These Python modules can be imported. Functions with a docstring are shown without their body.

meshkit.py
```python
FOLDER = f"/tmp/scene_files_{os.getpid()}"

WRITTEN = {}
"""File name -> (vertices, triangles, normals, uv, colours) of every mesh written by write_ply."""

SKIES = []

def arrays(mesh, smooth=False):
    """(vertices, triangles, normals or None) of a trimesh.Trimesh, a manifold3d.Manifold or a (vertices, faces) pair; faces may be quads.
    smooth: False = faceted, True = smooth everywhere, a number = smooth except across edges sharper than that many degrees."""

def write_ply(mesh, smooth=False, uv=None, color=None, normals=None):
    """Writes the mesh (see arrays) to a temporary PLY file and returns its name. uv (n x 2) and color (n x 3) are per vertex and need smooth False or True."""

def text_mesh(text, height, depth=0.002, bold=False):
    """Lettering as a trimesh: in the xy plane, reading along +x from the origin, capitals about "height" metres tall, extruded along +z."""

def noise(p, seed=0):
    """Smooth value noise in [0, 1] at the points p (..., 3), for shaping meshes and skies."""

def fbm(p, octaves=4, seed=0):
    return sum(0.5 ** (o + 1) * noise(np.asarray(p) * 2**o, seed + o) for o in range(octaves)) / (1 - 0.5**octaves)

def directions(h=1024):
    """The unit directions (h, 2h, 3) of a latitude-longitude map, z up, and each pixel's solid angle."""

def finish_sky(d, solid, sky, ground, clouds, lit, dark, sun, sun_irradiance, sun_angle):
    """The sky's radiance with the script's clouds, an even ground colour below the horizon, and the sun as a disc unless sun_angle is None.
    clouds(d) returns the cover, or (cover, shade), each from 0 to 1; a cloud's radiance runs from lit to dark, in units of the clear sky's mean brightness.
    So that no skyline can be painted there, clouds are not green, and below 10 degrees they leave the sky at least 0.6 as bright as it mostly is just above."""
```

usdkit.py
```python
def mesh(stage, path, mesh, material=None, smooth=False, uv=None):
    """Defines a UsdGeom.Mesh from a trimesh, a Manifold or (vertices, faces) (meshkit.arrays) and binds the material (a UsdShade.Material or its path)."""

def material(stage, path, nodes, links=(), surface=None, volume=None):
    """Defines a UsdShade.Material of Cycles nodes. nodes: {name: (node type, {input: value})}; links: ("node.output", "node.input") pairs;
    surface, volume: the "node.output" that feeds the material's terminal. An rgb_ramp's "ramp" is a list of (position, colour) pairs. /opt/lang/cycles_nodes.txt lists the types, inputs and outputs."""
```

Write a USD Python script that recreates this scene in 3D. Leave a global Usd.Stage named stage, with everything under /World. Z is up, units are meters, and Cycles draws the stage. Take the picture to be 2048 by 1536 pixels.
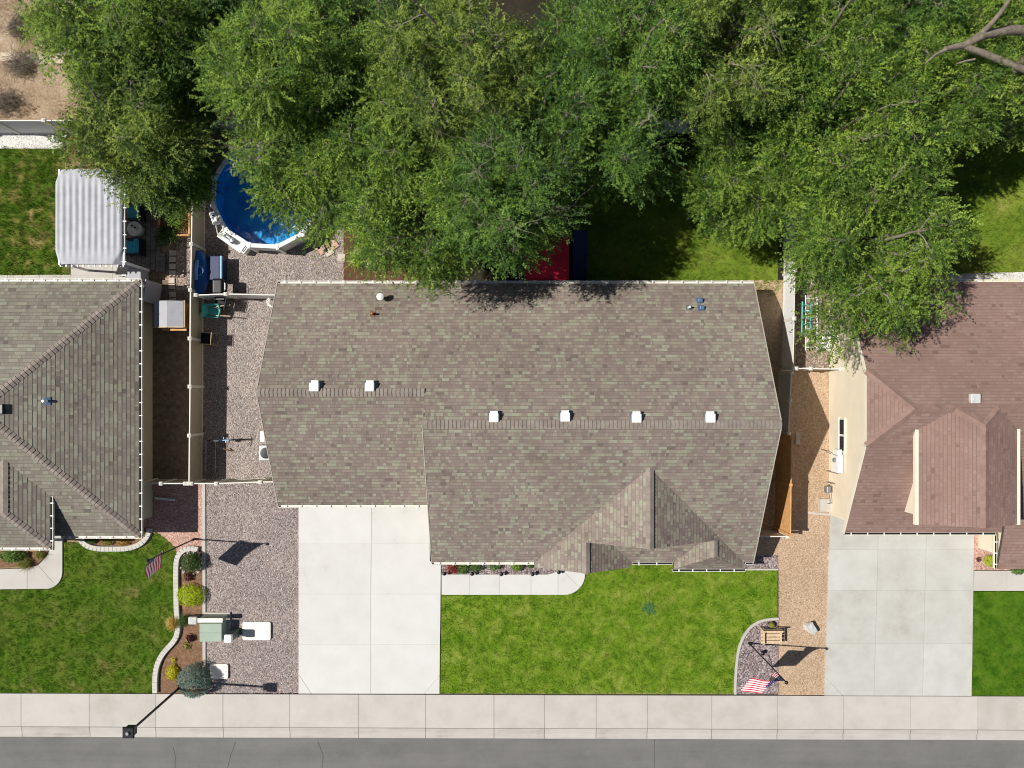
import math, random
import numpy as np
import shapely
from shapely.geometry import Polygon, LineString, Point, box as sbox
from shapely.ops import unary_union
import trimesh, usdkit, meshkit
from pxr import Usd, UsdGeom, UsdLux, UsdShade, Gf, Sdf, Vt

stage = Usd.Stage.CreateInMemory()
UsdGeom.SetStageUpAxis(stage, UsdGeom.Tokens.z)
UsdGeom.SetStageMetersPerUnit(stage, 1.0)
UsdGeom.Xform.Define(stage, '/World')
UsdGeom.Scope.Define(stage, '/World/Looks')

# ---------------------------------------------------------------- camera, sky, sun
S, H, NY = 42.0, 36.9, 785.0          # ground pixels per metre, camera height, nadir row (2048 x 1536 frame)
cam = UsdGeom.Camera.Define(stage, '/World/camera')
cam.AddTranslateOp().Set(Gf.Vec3d(0, 0, H))
cam.CreateHorizontalApertureAttr(36.0)
cam.CreateVerticalApertureAttr(27.0)
cam.CreateFocalLengthAttr(36.0 * S * H / 2048.0)
cam.CreateVerticalApertureOffsetAttr(17.0 / 2048.0 * 36.0)
cam.CreateClippingRangeAttr(Gf.Vec2f(0.5, 2000))
cam.CreateExposureAttr(0.12)

SUN_EL, SUN_ROT = math.radians(53.5), math.atan2(-0.9977, 0.068)
dome = UsdLux.DomeLight.Define(stage, '/World/sky')
dome.GetPrim().SetCustomDataByKey('kind', 'structure')
usdkit.material(stage, '/World/Looks/sky', {
    't': ('sky_texture', {'sky_type': 'single_scattering', 'sun_disc': False, 'sun_elevation': SUN_EL, 'sun_rotation': SUN_ROT}),
    'b': ('background_shader', {'strength': 0.05})}, [('t.color', 'b.color')], surface='b.background')
UsdShade.MaterialBindingAPI.Apply(dome.GetPrim()).Bind(UsdShade.Material.Get(stage, '/World/Looks/sky'))
sun = UsdLux.DistantLight.Define(stage, '/World/sun')
sun.CreateIntensityAttr(1.25); sun.CreateAngleAttr(0.5); sun.CreateNormalizeAttr(True)
sun.CreateColorAttr(Gf.Vec3f(1.0, 0.96, 0.89))
az = math.degrees(math.atan2(0.068, -0.9977))
sun.AddRotateZOp().Set(az); sun.AddRotateYOp().Set(90 - math.degrees(SUN_EL))

# ---------------------------------------------------------------- helpers
def W(px, py, z=0.0):
    k = 1 - z / H
    return np.array([(px - 1024) / S * k, (NY - py) / S * k, z])
def G(pts, z=0.0):
    return [tuple(W(x, y, z)[:2]) for x, y in pts]

class MB:
    def __init__(s): s.v, s.f, s.t, s.n = [], [], [], 0
    def add(s, v, f, tone=None):
        v = np.asarray(v, float); f = np.asarray(f, int)
        if f.shape[1] == 4: f = np.vstack([f[:, [0, 1, 2]], f[:, [0, 2, 3]]])
        s.v.append(v); s.f.append(f + s.n); s.n += len(v)
        s.t.append(np.full(len(v), 0.5 if tone is None else tone)); return s
    def box(s, c, size, rz=0.0, ry=0.0, rx=0.0, tone=None, bev=0.0):
        hx, hy, hz = np.asarray(size, float) / 2
        if bev <= 0:
            v = np.array([[x, y, z] for x in (-hx, hx) for y in (-hy, hy) for z in (-hz, hz)])
            f = [[0, 1, 3, 2], [4, 6, 7, 5], [0, 4, 5, 1], [2, 3, 7, 6], [0, 2, 6, 4], [1, 5, 7, 3]]
        else:
            b = min(bev, hx * .9, hy * .9, hz * .9)
            ring = lambda ix, z: [[-ix[0], -ix[1], z], [ix[0], -ix[1], z], [ix[0], ix[1], z], [-ix[0], ix[1], z]]
            v = np.array(ring((hx, hy), -hz) + ring((hx, hy), hz - b) + ring((hx - b, hy - b), hz))
            f = [[3, 2, 1, 0], [8, 9, 10, 11]]
            for o in (0, 4):
                f += [[o + i, o + (i + 1) % 4, o + 4 + (i + 1) % 4, o + 4 + i] for i in range(4)]
        R = trimesh.transformations.euler_matrix(rx, ry, rz)[:3, :3]
        return s.add(v @ R.T + np.asarray(c, float), f, tone)
    def prism(s, poly, z0, z1, bev=0.0, tone=None):
        if not isinstance(poly, Polygon): poly = Polygon(poly)
        if poly.is_empty: return s
        for g in getattr(poly, 'geoms', [poly]):
            if g.geom_type != 'Polygon' or g.area < 1e-6: continue
            v2, f2 = trimesh.creation.triangulate_polygon(g, engine='earcut')
            n = len(v2)
            s.add(np.c_[v2, np.full(n, z1)], f2, tone)
            for ring in [g.exterior] + list(g.interiors):
                c = np.array(ring.coords)[:-1]
                if ring.is_ccw != (ring is g.exterior): c = c[::-1]
                m = len(c)
                v = np.vstack([np.c_[c, np.full(m, z0)], np.c_[c, np.full(m, z1)]])
                s.add(v, [[i, (i + 1) % m, m + (i + 1) % m, m + i] for i in range(m)], tone)
        return s
    def sheet(s, poly, z):
        if not hasattr(poly, 'geom_type'): poly = Polygon(poly)
        for g in getattr(poly, 'geoms', [poly]):
            if g.geom_type != 'Polygon' or g.area < 1e-6: continue
            v2, f2 = trimesh.creation.triangulate_polygon(g, engine='earcut')
            s.add(np.c_[v2, np.full(len(v2), z)], f2)
        return s
    def tube(s, pts, rad, sides=6, tone=None, cap=True):
        p = np.asarray(pts, float); r = np.broadcast_to(rad, (len(p),))
        t = np.gradient(p, axis=0); t /= np.linalg.norm(t, axis=1, keepdims=True) + 1e-12
        a = np.cross(t, np.where(np.abs(t[:, 2:]) < .9, [0, 0, 1.0], [1.0, 0, 0])); a /= np.linalg.norm(a, axis=1, keepdims=True) + 1e-12
        b = np.cross(t, a); an = np.arange(sides) * 2 * np.pi / sides
        v = p[:, None] + r[:, None, None] * (np.cos(an)[None, :, None] * a[:, None] + np.sin(an)[None, :, None] * b[:, None])
        n = len(p); f = []
        for i in range(n - 1):
            for j in range(sides):
                f.append([i * sides + j, i * sides + (j + 1) % sides, (i + 1) * sides + (j + 1) % sides, (i + 1) * sides + j])
        v = v.reshape(-1, 3); s.add(v, f, tone)
        if cap:
            s.add(v[:sides][::-1], [[0, i, i + 1] for i in range(1, sides - 1)], tone)
            s.add(v[-sides:], [[0, i, i + 1] for i in range(1, sides - 1)], tone)
        return s
    def lathe(s, c, prof, sides=16, tone=None):
        p = np.asarray(prof, float); an = np.arange(sides) * 2 * np.pi / sides; n = len(p)
        v = np.stack([p[:, 0][:, None] * np.cos(an), p[:, 0][:, None] * np.sin(an), np.repeat(p[:, 1][:, None], sides, 1)], -1).reshape(-1, 3)
        f = [[i * sides + j, i * sides + (j + 1) % sides, (i + 1) * sides + (j + 1) % sides, (i + 1) * sides + j] for i in range(n - 1) for j in range(sides)]
        return s.add(v + np.asarray(c, float), f, tone)
    def cyl(s, c, r, h, sides=16, tone=None):
        e = min(.01, h * .2, r * .3)
        return s.lathe(c, [(0.0001, 0), (r, 0), (r, h - e), (r - e, h), (0.0001, h)], sides, tone)
    def rbox(s, c, size, r, rz=0.0, seg=3, tone=None):
        m = trimesh.creation.box([size[0] - 2 * r, size[1] - 2 * r, size[2] - 2 * r])
        import manifold3d as m3
        sp = trimesh.creation.icosphere(2, r)
        pts = np.vstack([sp.vertices + q for q in m.vertices])
        hull = trimesh.convex.convex_hull(pts)
        R = trimesh.transformations.rotation_matrix(rz, [0, 0, 1])[:3, :3]
        return s.add(hull.vertices @ R.T + np.asarray(c, float), hull.faces, tone)
    def mesh(self):
        return np.vstack(self.v), np.vstack(self.f), np.concatenate(self.t)

LOC, COUNT = {}, {}
def clean(path):
    n = COUNT.get(path, 0); COUNT[path] = n + 1
    return path if n == 0 else f'{path}_{n:03d}'
def tag(p, label=None, cat=None, group=None, kind=None):
    for k, v in (('label', label), ('category', cat), ('group', group), ('kind', kind)):
        if v: p.SetCustomDataByKey(k, v)
    return p
def thing(name, label, cat, loc=(0, 0, 0), group=None, kind=None):
    path = clean('/World/' + name)
    x = UsdGeom.Xform.Define(stage, path)
    x.AddTranslateOp().Set(Gf.Vec3d(*map(float, loc)))
    LOC[path] = np.asarray(loc, float)
    tag(x.GetPrim(), label, cat, group, kind)
    return path
def struct(name, loc=(0, 0, 0)):
    return thing(name, None, None, loc, kind='structure')
def part(parent, name, mb, mat, smooth=False, label=None, kind=None, tone=False):
    path = clean(parent + '/' + name)
    v, f, t = mb.mesh()
    if tone:
        use, inv = np.unique(f, return_inverse=True); v, t, f = v[use], t[use], inv.reshape(f.shape)
    off = LOC.get(parent, np.zeros(3)); LOC[path] = off
    m = usdkit.mesh(stage, path, (v - off, f), MAT[mat], smooth)
    if tone and smooth is False:
        UsdGeom.PrimvarsAPI(m).CreatePrimvar('tone', Sdf.ValueTypeNames.FloatArray, 'vertex').Set(Vt.FloatArray.FromNumpy(t.astype(np.float32)))
    tag(m.GetPrim(), label=label, kind=kind)
    return path
def single(name, label, cat, mb, mat, smooth=False, group=None, kind=None):
    path = clean('/World/' + name)
    v, f, t = mb.mesh(); LOC[path] = np.zeros(3)
    m = usdkit.mesh(stage, path, (v, f), MAT[mat], smooth)
    tag(m.GetPrim(), label, cat, group, kind)
    return path
def dup(root, loc, rz=0.0, label=None, group=None):
    p = stage.GetPrimAtPath(root); was = p.GetCustomData()
    name = root.split('/')[-1].rstrip('0123456789').rstrip('_')
    path = clean('/World/' + name)
    x = UsdGeom.Xform.Define(stage, path)
    x.GetPrim().GetReferences().AddInternalReference(root)
    x.ClearXformOpOrder()
    x.AddTranslateOp(opSuffix='place').Set(Gf.Vec3d(*map(float, loc))); x.AddRotateZOp(opSuffix='turn').Set(math.degrees(rz))
    tag(x.GetPrim(), label or was.get('label'), was.get('category'), group or was.get('group'))
    x.GetPrim().SetInstanceable(True)
    return path
def instancer(path, protos, pos, quat, scale, idx, mat, kind='stuff', label=None):
    pi = UsdGeom.PointInstancer.Define(stage, path)
    for i, (v, f) in enumerate(protos):
        pp = f'{path}/Prototypes/sprig_{i:03d}'
        usdkit.mesh(stage, pp, (v, f), MAT[mat] if not isinstance(mat, list) else MAT[mat[i]])
        pi.GetPrototypesRel().AddTarget(pp)
    pi.CreatePositionsAttr(Vt.Vec3fArray.FromNumpy(np.asarray(pos, np.float32)))
    pi.CreateProtoIndicesAttr(Vt.IntArray.FromNumpy(np.asarray(idx, np.int32)))
    q = np.asarray(quat, float)
    pi.CreateOrientationsAttr(Vt.QuathArray([Gf.Quath(float(a), float(b), float(c), float(d)) for a, b, c, d in q]))
    sc = np.asarray(scale, np.float32)
    if sc.ndim == 1: sc = np.repeat(sc[:, None], 3, 1)
    pi.CreateScalesAttr(Vt.Vec3fArray.FromNumpy(sc))
    tag(pi.GetPrim(), kind=kind, label=label)
    return pi

# ---------------------------------------------------------------- materials
MAT = {}
def mat(name, nodes, links, surface='p.BSDF'):
    MAT[name] = usdkit.material(stage, '/World/Looks/' + name, nodes, links, surface=surface)
def plain(name, col, rough=.6, metal=0.0, spec=.4, vary=.12, scale=3.0):
    c = np.array(col, float)
    mat(name, {'g': ('geometry', {}), 'n': ('noise_texture', {'scale': scale, 'detail': 4.0, 'roughness': .6}),
               'r': ('rgb_ramp', {'ramp': [(.3, c * (1 - vary)), (.7, np.minimum(c * (1 + vary), .95))]}),
               'p': ('principled_bsdf', {'roughness': rough, 'metallic': metal, 'specular_ior_level': spec})},
        [('g.position', 'n.vector'), ('n.fac', 'r.fac'), ('r.color', 'p.base_color')])
def mottled(name, stops, scale, fine=40.0, fine_amt=.35, rough=.9, bump=0.0, slab=0.0, streak=None):
    """Two noises mixed through a ramp, a fine grain on top."""
    nodes = {'g': ('geometry', {}), 'n': ('noise_texture', {'scale': scale, 'detail': 5.0, 'roughness': .62}),
             'm': ('noise_texture', {'scale': fine, 'detail': 3.0, 'roughness': .7}),
             'x': ('mix_float', {'fac': fine_amt}),
             'r': ('rgb_ramp', {'ramp': stops}),
             'p': ('principled_bsdf', {'roughness': rough, 'specular_ior_level': .25})}
    links = [('g.position', 'n.vector'), ('g.position', 'm.vector'), ('n.fac', 'x.a'), ('m.fac', 'x.b'), ('x.result', 'r.fac'), ('r.color', 'p.base_color')]
    if streak:          # long soft streaks along the street
        nodes['mp'] = ('mapping', {'scale': streak}); nodes['sn'] = ('noise_texture', {'scale': 1.0, 'detail': 4.0, 'roughness': .6}); nodes['xs'] = ('mix_float', {'fac': .5})
        links = [l for l in links if l != ('n.fac', 'x.a')] + [('g.position', 'mp.vector'), ('mp.vector', 'sn.vector'), ('n.fac', 'xs.a'), ('sn.fac', 'xs.b'), ('xs.result', 'x.a')]
    if slab:            # each slab has a tone of its own
        nodes['o'] = ('object_info', {}); nodes['xo'] = ('mix_float', {'fac': slab})
        links = [l for l in links if l != ('x.result', 'r.fac')] + [('x.result', 'xo.a'), ('o.random', 'xo.b'), ('xo.result', 'r.fac')]
    if bump:
        nodes['u'] = ('bump', {'strength': .6, 'distance': bump})
        links += [('m.fac', 'u.height'), ('u.normal', 'p.normal')]
    mat(name, nodes, links)
def gravel(name, stops, scale=16.0, big=.6, bump=.03, tint=((.85, .85, .85), (1.1, 1.08, 1.05)), patch=None):
    nodes = {'g': ('geometry', {}), 'v': ('voronoi_texture', {'scale': scale, 'randomness': 1.0}),
             'w': ('voronoi_texture', {'scale': scale * 2.3, 'randomness': 1.0}),
             's': ('separate_color', {}), 's2': ('separate_color', {}), 'x': ('mix_float', {'fac': .4}),
             'r': ('rgb_ramp', {'ramp': stops}),
             'n': ('noise_texture', {'scale': big, 'detail': 4.0, 'roughness': .6}),
             'q': ('rgb_ramp', {'ramp': [(.35, tint[0]), (.65, tint[1])]}),
             'mu': ('mix', {'mix_type': 'multiply', 'fac': 1.0}),
             'b': ('bump', {'strength': .8, 'distance': bump, 'invert': True}),
             'p': ('principled_bsdf', {'roughness': .9, 'specular_ior_level': .25})}
    mat(name, nodes, [('g.position', 'v.vector'), ('g.position', 'w.vector'), ('v.color', 's.color'), ('w.color', 's2.color'), ('s.r', 'x.a'), ('s2.r', 'x.b'),
        ('x.result', 'r.fac'), ('g.position', 'n.vector'), ('n.fac', 'q.fac'), ('r.color', 'mu.color1'), ('q.color', 'mu.color2'), ('mu.color', 'p.base_color'),
        ('v.distance', 'b.height'), ('b.normal', 'p.normal')])
def leaf(name, stops, trans=.35, nscale=.55):
    """Leaves: colour from a per-leaf-spray random number and a soft noise in space, some light passing through."""
    mat(name, {'g': ('geometry', {}), 'o': ('object_info', {}), 'n': ('noise_texture', {'scale': nscale, 'detail': 3.0}),
               'x': ('mix_float', {'fac': .5}), 'y': ('mix_float', {'fac': .35}), 'r': ('rgb_ramp', {'ramp': stops}),
               'd': ('principled_bsdf', {'roughness': .55, 'specular_ior_level': .35}), 't': ('translucent_bsdf', {}), 'mx': ('mix_closure', {'fac': trans})},
        [('g.position', 'n.vector'), ('n.fac', 'x.a'), ('o.random', 'x.b'), ('x.result', 'y.a'), ('g.random_per_island', 'y.b'), ('y.result', 'r.fac'),
         ('r.color', 'd.base_color'), ('r.color', 't.color'), ('d.BSDF', 'mx.closure1'), ('t.BSDF', 'mx.closure2')], surface='mx.closure')
def shingle_mat(name, stops):
    mat(name, {'a': ('attribute', {'attribute': 'tone'}), 'g': ('geometry', {}), 'n': ('noise_texture', {'scale': 60.0, 'detail': 2.0}), 'b': ('noise_texture', {'scale': .35, 'detail': 4.0}),
               'r': ('rgb_ramp', {'ramp': stops}), 'q': ('rgb_ramp', {'ramp': [(.3, (.78, .78, .78)), (.7, (1.2, 1.2, 1.2))]}), 'q2': ('rgb_ramp', {'ramp': [(.3, (.88, .87, .86)), (.7, (1.1, 1.1, 1.1))]}),
               'mu': ('mix', {'mix_type': 'multiply', 'fac': 1.0}), 'mv': ('mix', {'mix_type': 'multiply', 'fac': 1.0}),
               'p': ('principled_bsdf', {'roughness': .92, 'specular_ior_level': .2})},
        [('a.fac', 'r.fac'), ('g.position', 'n.vector'), ('g.position', 'b.vector'), ('n.fac', 'q.fac'), ('b.fac', 'q2.fac'), ('r.color', 'mu.color1'), ('q.color', 'mu.color2'),
         ('mu.color', 'mv.color1'), ('q2.color', 'mv.color2'), ('mv.color', 'p.base_color')])

mottled('dirt', [(.28, (.15, .1, .06)), (.42, (.26, .18, .115)), (.55, (.38, .285, .19)), (.7, (.5, .41, .31))], 1.1, 9.0, .45, bump=.08)
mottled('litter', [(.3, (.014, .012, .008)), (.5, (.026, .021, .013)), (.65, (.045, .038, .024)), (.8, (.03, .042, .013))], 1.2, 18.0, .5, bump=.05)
mottled('asphalt', [(.32, (.112, .109, .105)), (.5, (.155, .152, .145)), (.68, (.195, .19, .18))], .8, 30.0, .35, bump=.012, streak=(.12, 1.6, 1.0))
mottled('concrete_white', [(.2, (.42, .405, .375)), (.38, (.55, .54, .515)), (.6, (.595, .588, .565)), (.8, (.63, .625, .605))], 1.0, 20.0, .3, rough=.85, slab=.14)
mottled('concrete_warm', [(.22, (.37, .34, .30)), (.5, (.475, .448, .412)), (.78, (.54, .52, .49))], .9, 22.0, .3, rough=.85, slab=.16)
mottled('concrete_gutter', [(.3, (.27, .235, .2)), (.45, (.43, .40, .365)), (.6, (.49, .465, .43)), (.78, (.54, .52, .49))], 1.1, 22.0, .3, rough=.85, slab=.1, streak=(.5, 6.0, 1.0))
mottled('concrete_grey', [(.22, (.34, .32, .285)), (.4, (.44, .43, .395)), (.6, (.50, .497, .465)), (.8, (.55, .55, .52))], 1.0, 22.0, .28, rough=.85, slab=.14)
mottled('edging', [(.25, (.40, .38, .34)), (.5, (.52, .50, .455)), (.75, (.6, .58, .54))], 2.5, 40.0, .4)
mottled('mulch', [(.3, (.07, .035, .018)), (.5, (.19, .105, .06)), (.62, (.3, .19, .12)), (.78, (.45, .33, .23))], 6.0, 22.0, .6, bump=.03)
mottled('mulch_brown', [(.3, (.05, .024, .014)), (.5, (.11, .055, .03)), (.7, (.2, .11, .06))], 6.0, 26.0, .6, bump=.03)
gravel('gravel_grey', [(0, (.11, .095, .09)), (.25, (.2, .162, .15)), (.42, (.285, .228, .208)), (.55, (.32, .295, .278)), (.7, (.385, .312, .28)), (.85, (.44, .405, .38)), (1, (.6, .57, .55))], 21.0)
gravel('gravel_rose', [(0, (.1, .085, .085)), (.25, (.185, .14, .138)), (.42, (.265, .208, .196)), (.55, (.295, .272, .26)), (.7, (.35, .285, .262)), (.85, (.40, .372, .355)), (1, (.58, .555, .54))], 19.0)
gravel('gravel_purple', [(0, (.06, .05, .055)), (.35, (.17, .125, .13)), (.55, (.28, .215, .22)), (.75, (.34, .30, .30)), (1, (.6, .56, .55))], 17.0)
gravel('gravel_tan', [(0, (.2, .13, .08)), (.3, (.36, .248, .158)), (.55, (.46, .335, .225)), (.8, (.52, .395, .285)), (1, (.64, .55, .44))], 26.0, bump=.012, tint=((.9, .88, .86), (1.05, 1.04, 1.03)))
gravel('gravel_pink', [(0, (.22, .1, .08)), (.35, (.42, .23, .18)), (.6, (.5, .32, .26)), (1, (.7, .55, .5))], 20.0, bump=.02)
gravel('gravel_white', [(0, (.3, .28, .26)), (.3, (.55, .53, .5)), (1, (.78, .77, .75))], 14.0)
gravel('gravel_brown', [(0, (.1, .075, .06)), (.4, (.22, .17, .14)), (.7, (.36, .29, .24)), (1, (.58, .5, .44))], 16.0)
mottled('pavers', [(.3, (.11, .1, .095)), (.5, (.19, .17, .155)), (.7, (.26, .235, .215))], 2.0, 30.0, .4)
mottled('soil_green', [(.3, (.02, .035, .008)), (.5, (.035, .06, .012)), (.7, (.06, .075, .02))], 1.2, 20.0, .5)
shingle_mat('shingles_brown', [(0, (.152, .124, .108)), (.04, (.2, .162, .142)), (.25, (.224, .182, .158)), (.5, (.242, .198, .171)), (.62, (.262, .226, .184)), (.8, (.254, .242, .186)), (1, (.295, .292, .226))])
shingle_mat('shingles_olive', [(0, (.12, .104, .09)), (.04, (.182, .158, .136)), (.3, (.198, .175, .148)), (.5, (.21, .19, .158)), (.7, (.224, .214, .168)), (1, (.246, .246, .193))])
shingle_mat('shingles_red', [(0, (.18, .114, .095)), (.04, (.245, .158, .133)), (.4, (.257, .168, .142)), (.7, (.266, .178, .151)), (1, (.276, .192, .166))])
plain('ridge_brown', (.23, .195, .168), .92, vary=.22, scale=2.5)
plain('ridge_red', (.245, .158, .13), .92, vary=.2, scale=2.5)
plain('roof_deck', (.07, .058, .05), .9)
plain('stucco_tan', (.50, .44, .30), .9, vary=.06)
plain('stucco_cream', (.70, .62, .48), .9, vary=.05, scale=1.2)
plain('white_trim', (.68, .65, .58), .5, vary=.06)
plain('roof_trim', (.46, .43, .37), .6, vary=.05)
plain('cream_trim', (.74, .68, .55), .5, vary=.05)
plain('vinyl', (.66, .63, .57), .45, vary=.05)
plain('vinyl_lit', (.74, .74, .73), .5, vary=.05)  # white fence panels, sunlit look put into the colour
plain('side_soil', (.17, .13, .095), .95, vary=.4, scale=4.0)
plain('pale_dirt', (.5, .41, .31), .95, vary=.25, scale=3.0)
plain('dead_leaf', (.3, .2, .09), .8, vary=.4, scale=9.0)
plain('vinyl_tan', (.40, .345, .255), .55, vary=.08, scale=1.0)
plain('vinyl_shaded', (.58, .58, .57), .5, vary=.06, scale=1.0)  # white fence panels again, their shade put into the grey
plain('white_metal', (.82, .82, .82), .35, vary=.03)
plain('white_plastic', (.80, .79, .76), .4, vary=.04)
plain('black_metal', (.012, .013, .016), .4, .3)
plain('dark_gap', (.01, .01, .012), .9)
plain('grey_metal', (.28, .29, .3), .4, .6)
plain('aluminium', (.6, .61, .62), .35, .7, vary=.06)
plain('utility_green', (.29, .36, .29), .5, vary=.06)
plain('utility_green_dark', (.07, .10, .075), .5, vary=.1)
plain('lid_cream', (.80, .75, .66), .6, vary=.06)
plain('wood_orange', (.58, .31, .12), .7, vary=.25, scale=6.0)
plain('wood_tan', (.56, .42, .27), .75, vary=.2, scale=8.0)
plain('wood_brown', (.22, .12, .06), .75, vary=.3, scale=8.0)
plain('teal', (.02, .2, .26), .7, vary=.15)
plain('teal_bright', (.015, .27, .4), .7, vary=.12)
plain('teal_metal', (.09, .42, .38), .4, vary=.1)
plain('blue_plastic', (.02, .13, .42), .3, vary=.15)
plain('blue_light', (.2, .42, .7), .3, vary=.1)
plain('blue_dark', (.01, .022, .09), .5)
plain('red_fabric', (.62, .012, .035), .75, vary=.2)
plain('flag_red', (.5, .035, .06), .7, vary=.05)
plain('flag_white', (.82, .80, .80), .7, vary=.03)
plain('flag_blue', (.025, .025, .13), .7, vary=.05)
plain('orange_plastic', (.75, .2, .02), .4)
plain('rock', (.52, .52, .5), .85, vary=.15, scale=5.0)
plain('paver_pink', (.5, .32, .25), .85, vary=.15)
plain('paver_pale', (.5, .44, .36), .85, vary=.15)
plain('bark', (.2, .165, .125), .9, vary=.35, scale=7.0)
plain('twig', (.3, .265, .215), .9, vary=.3, scale=3.0)
plain('twig_dry', (.2, .165, .125), .9, vary=.3, scale=3.0)
plain('tar', (.05, .049, .047), .7)
plain('glass_dark', (.02, .025, .03), .08, spec=.6)
plain('rubber', (.015, .015, .017), .8)
plain('copper', (.3, .13, .06), .5, .4)
plain('tarp_grey', (.34, .34, .37), .6, vary=.08)
plain('flash_blue', (.12, .2, .32), .4, .4)
# canopy cloth
mat('canopy_cloth', {'g': ('geometry', {}), 'n': ('noise_texture', {'scale': 2.0, 'detail': 4.0}), 'r': ('rgb_ramp', {'ramp': [(.3, (.42, .43, .47)), (.7, (.52, .53, .57))]}),
     'p': ('principled_bsdf', {'roughness': .8}), 't': ('translucent_bsdf', {'color': (.5, .5, .55)}), 'mx': ('mix_closure', {'fac': .15})},
    [('g.position', 'n.vector'), ('n.fac', 'r.fac'), ('r.color', 'p.base_color'), ('p.BSDF', 'mx.closure1'), ('t.BSDF', 'mx.closure2')], surface='mx.closure')
# pool liner and water
mat('pool_liner', {'g': ('geometry', {}), 'n': ('noise_texture', {'scale': 1.1, 'detail': 3.0, 'distortion': .6}), 'r': ('rgb_ramp', {'ramp': [(.35, (.01, .28, .72)), (.65, (.07, .62, .92))]}),
     'p': ('principled_bsdf', {'roughness': .6})}, [('g.position', 'n.vector'), ('n.fac', 'r.fac'), ('r.color', 'p.base_color')])
mat('pool_water', {'g': ('geometry', {}), 'n': ('noise_texture', {'scale': 9.0, 'detail': 3.0, 'distortion': .8}), 'b': ('bump', {'strength': 1.0, 'distance': .1}),
     'f': ('fresnel', {'IOR': 1.33}), 't': ('transparent_bsdf', {'color': (.62, .92, .98)}), 'y': ('glossy_bsdf', {'roughness': .12, 'color': (1, 1, 1)}), 'mx': ('mix_closure', {})},
    [('g.position', 'n.vector'), ('n.fac', 'b.height'), ('b.normal', 'y.normal'), ('b.normal', 'f.normal'), ('f.fac', 'mx.fac'), ('t.BSDF', 'mx.closure1'), ('y.BSDF', 'mx.closure2')], surface='mx.closure')
mat('pane', {'f': ('fresnel', {'IOR': 1.45}), 't': ('transparent_bsdf', {'color': (.75, .8, .8)}), 'y': ('glossy_bsdf', {'roughness': .03}), 'mx': ('mix_closure', {})},
    [('f.fac', 'mx.fac'), ('t.BSDF', 'mx.closure1'), ('y.BSDF', 'mx.closure2')], surface='mx.closure')
# foliage
leaf('leaf_elm', [(.22, (.055, .12, .018)), (.34, (.16, .27, .036)), (.45, (.3, .44, .058)), (.56, (.44, .57, .085)), (.72, (.6, .65, .18))], .42)
leaf('leaf_elm_pale', [(.22, (.06, .115, .02)), (.34, (.19, .275, .045)), (.45, (.33, .43, .072)), (.56, (.46, .545, .105)), (.72, (.62, .64, .21))], .42)
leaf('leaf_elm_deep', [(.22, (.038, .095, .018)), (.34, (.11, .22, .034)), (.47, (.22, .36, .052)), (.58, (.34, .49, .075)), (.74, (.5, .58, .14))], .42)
leaf('leaf_green', [(.2, (.07, .14, .03)), (.5, (.15, .27, .055)), (.8, (.25, .36, .08))], .3)
leaf('leaf_lime', [(.2, (.35, .48, .01)), (.5, (.58, .68, .012)), (.8, (.72, .76, .03))], .3)
leaf('leaf_yellow', [(.2, (.45, .4, .01)), (.5, (.6, .55, .015)), (.8, (.68, .64, .04))], .25)
leaf('leaf_olive', [(.2, (.18, .19, .03)), (.5, (.3, .32, .05)), (.8, (.4, .4, .09))], .25)
leaf('leaf_spruce', [(.2, (.13, .2, .16)), (.5, (.26, .35, .28)), (.8, (.4, .48, .41))], .1)
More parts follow.
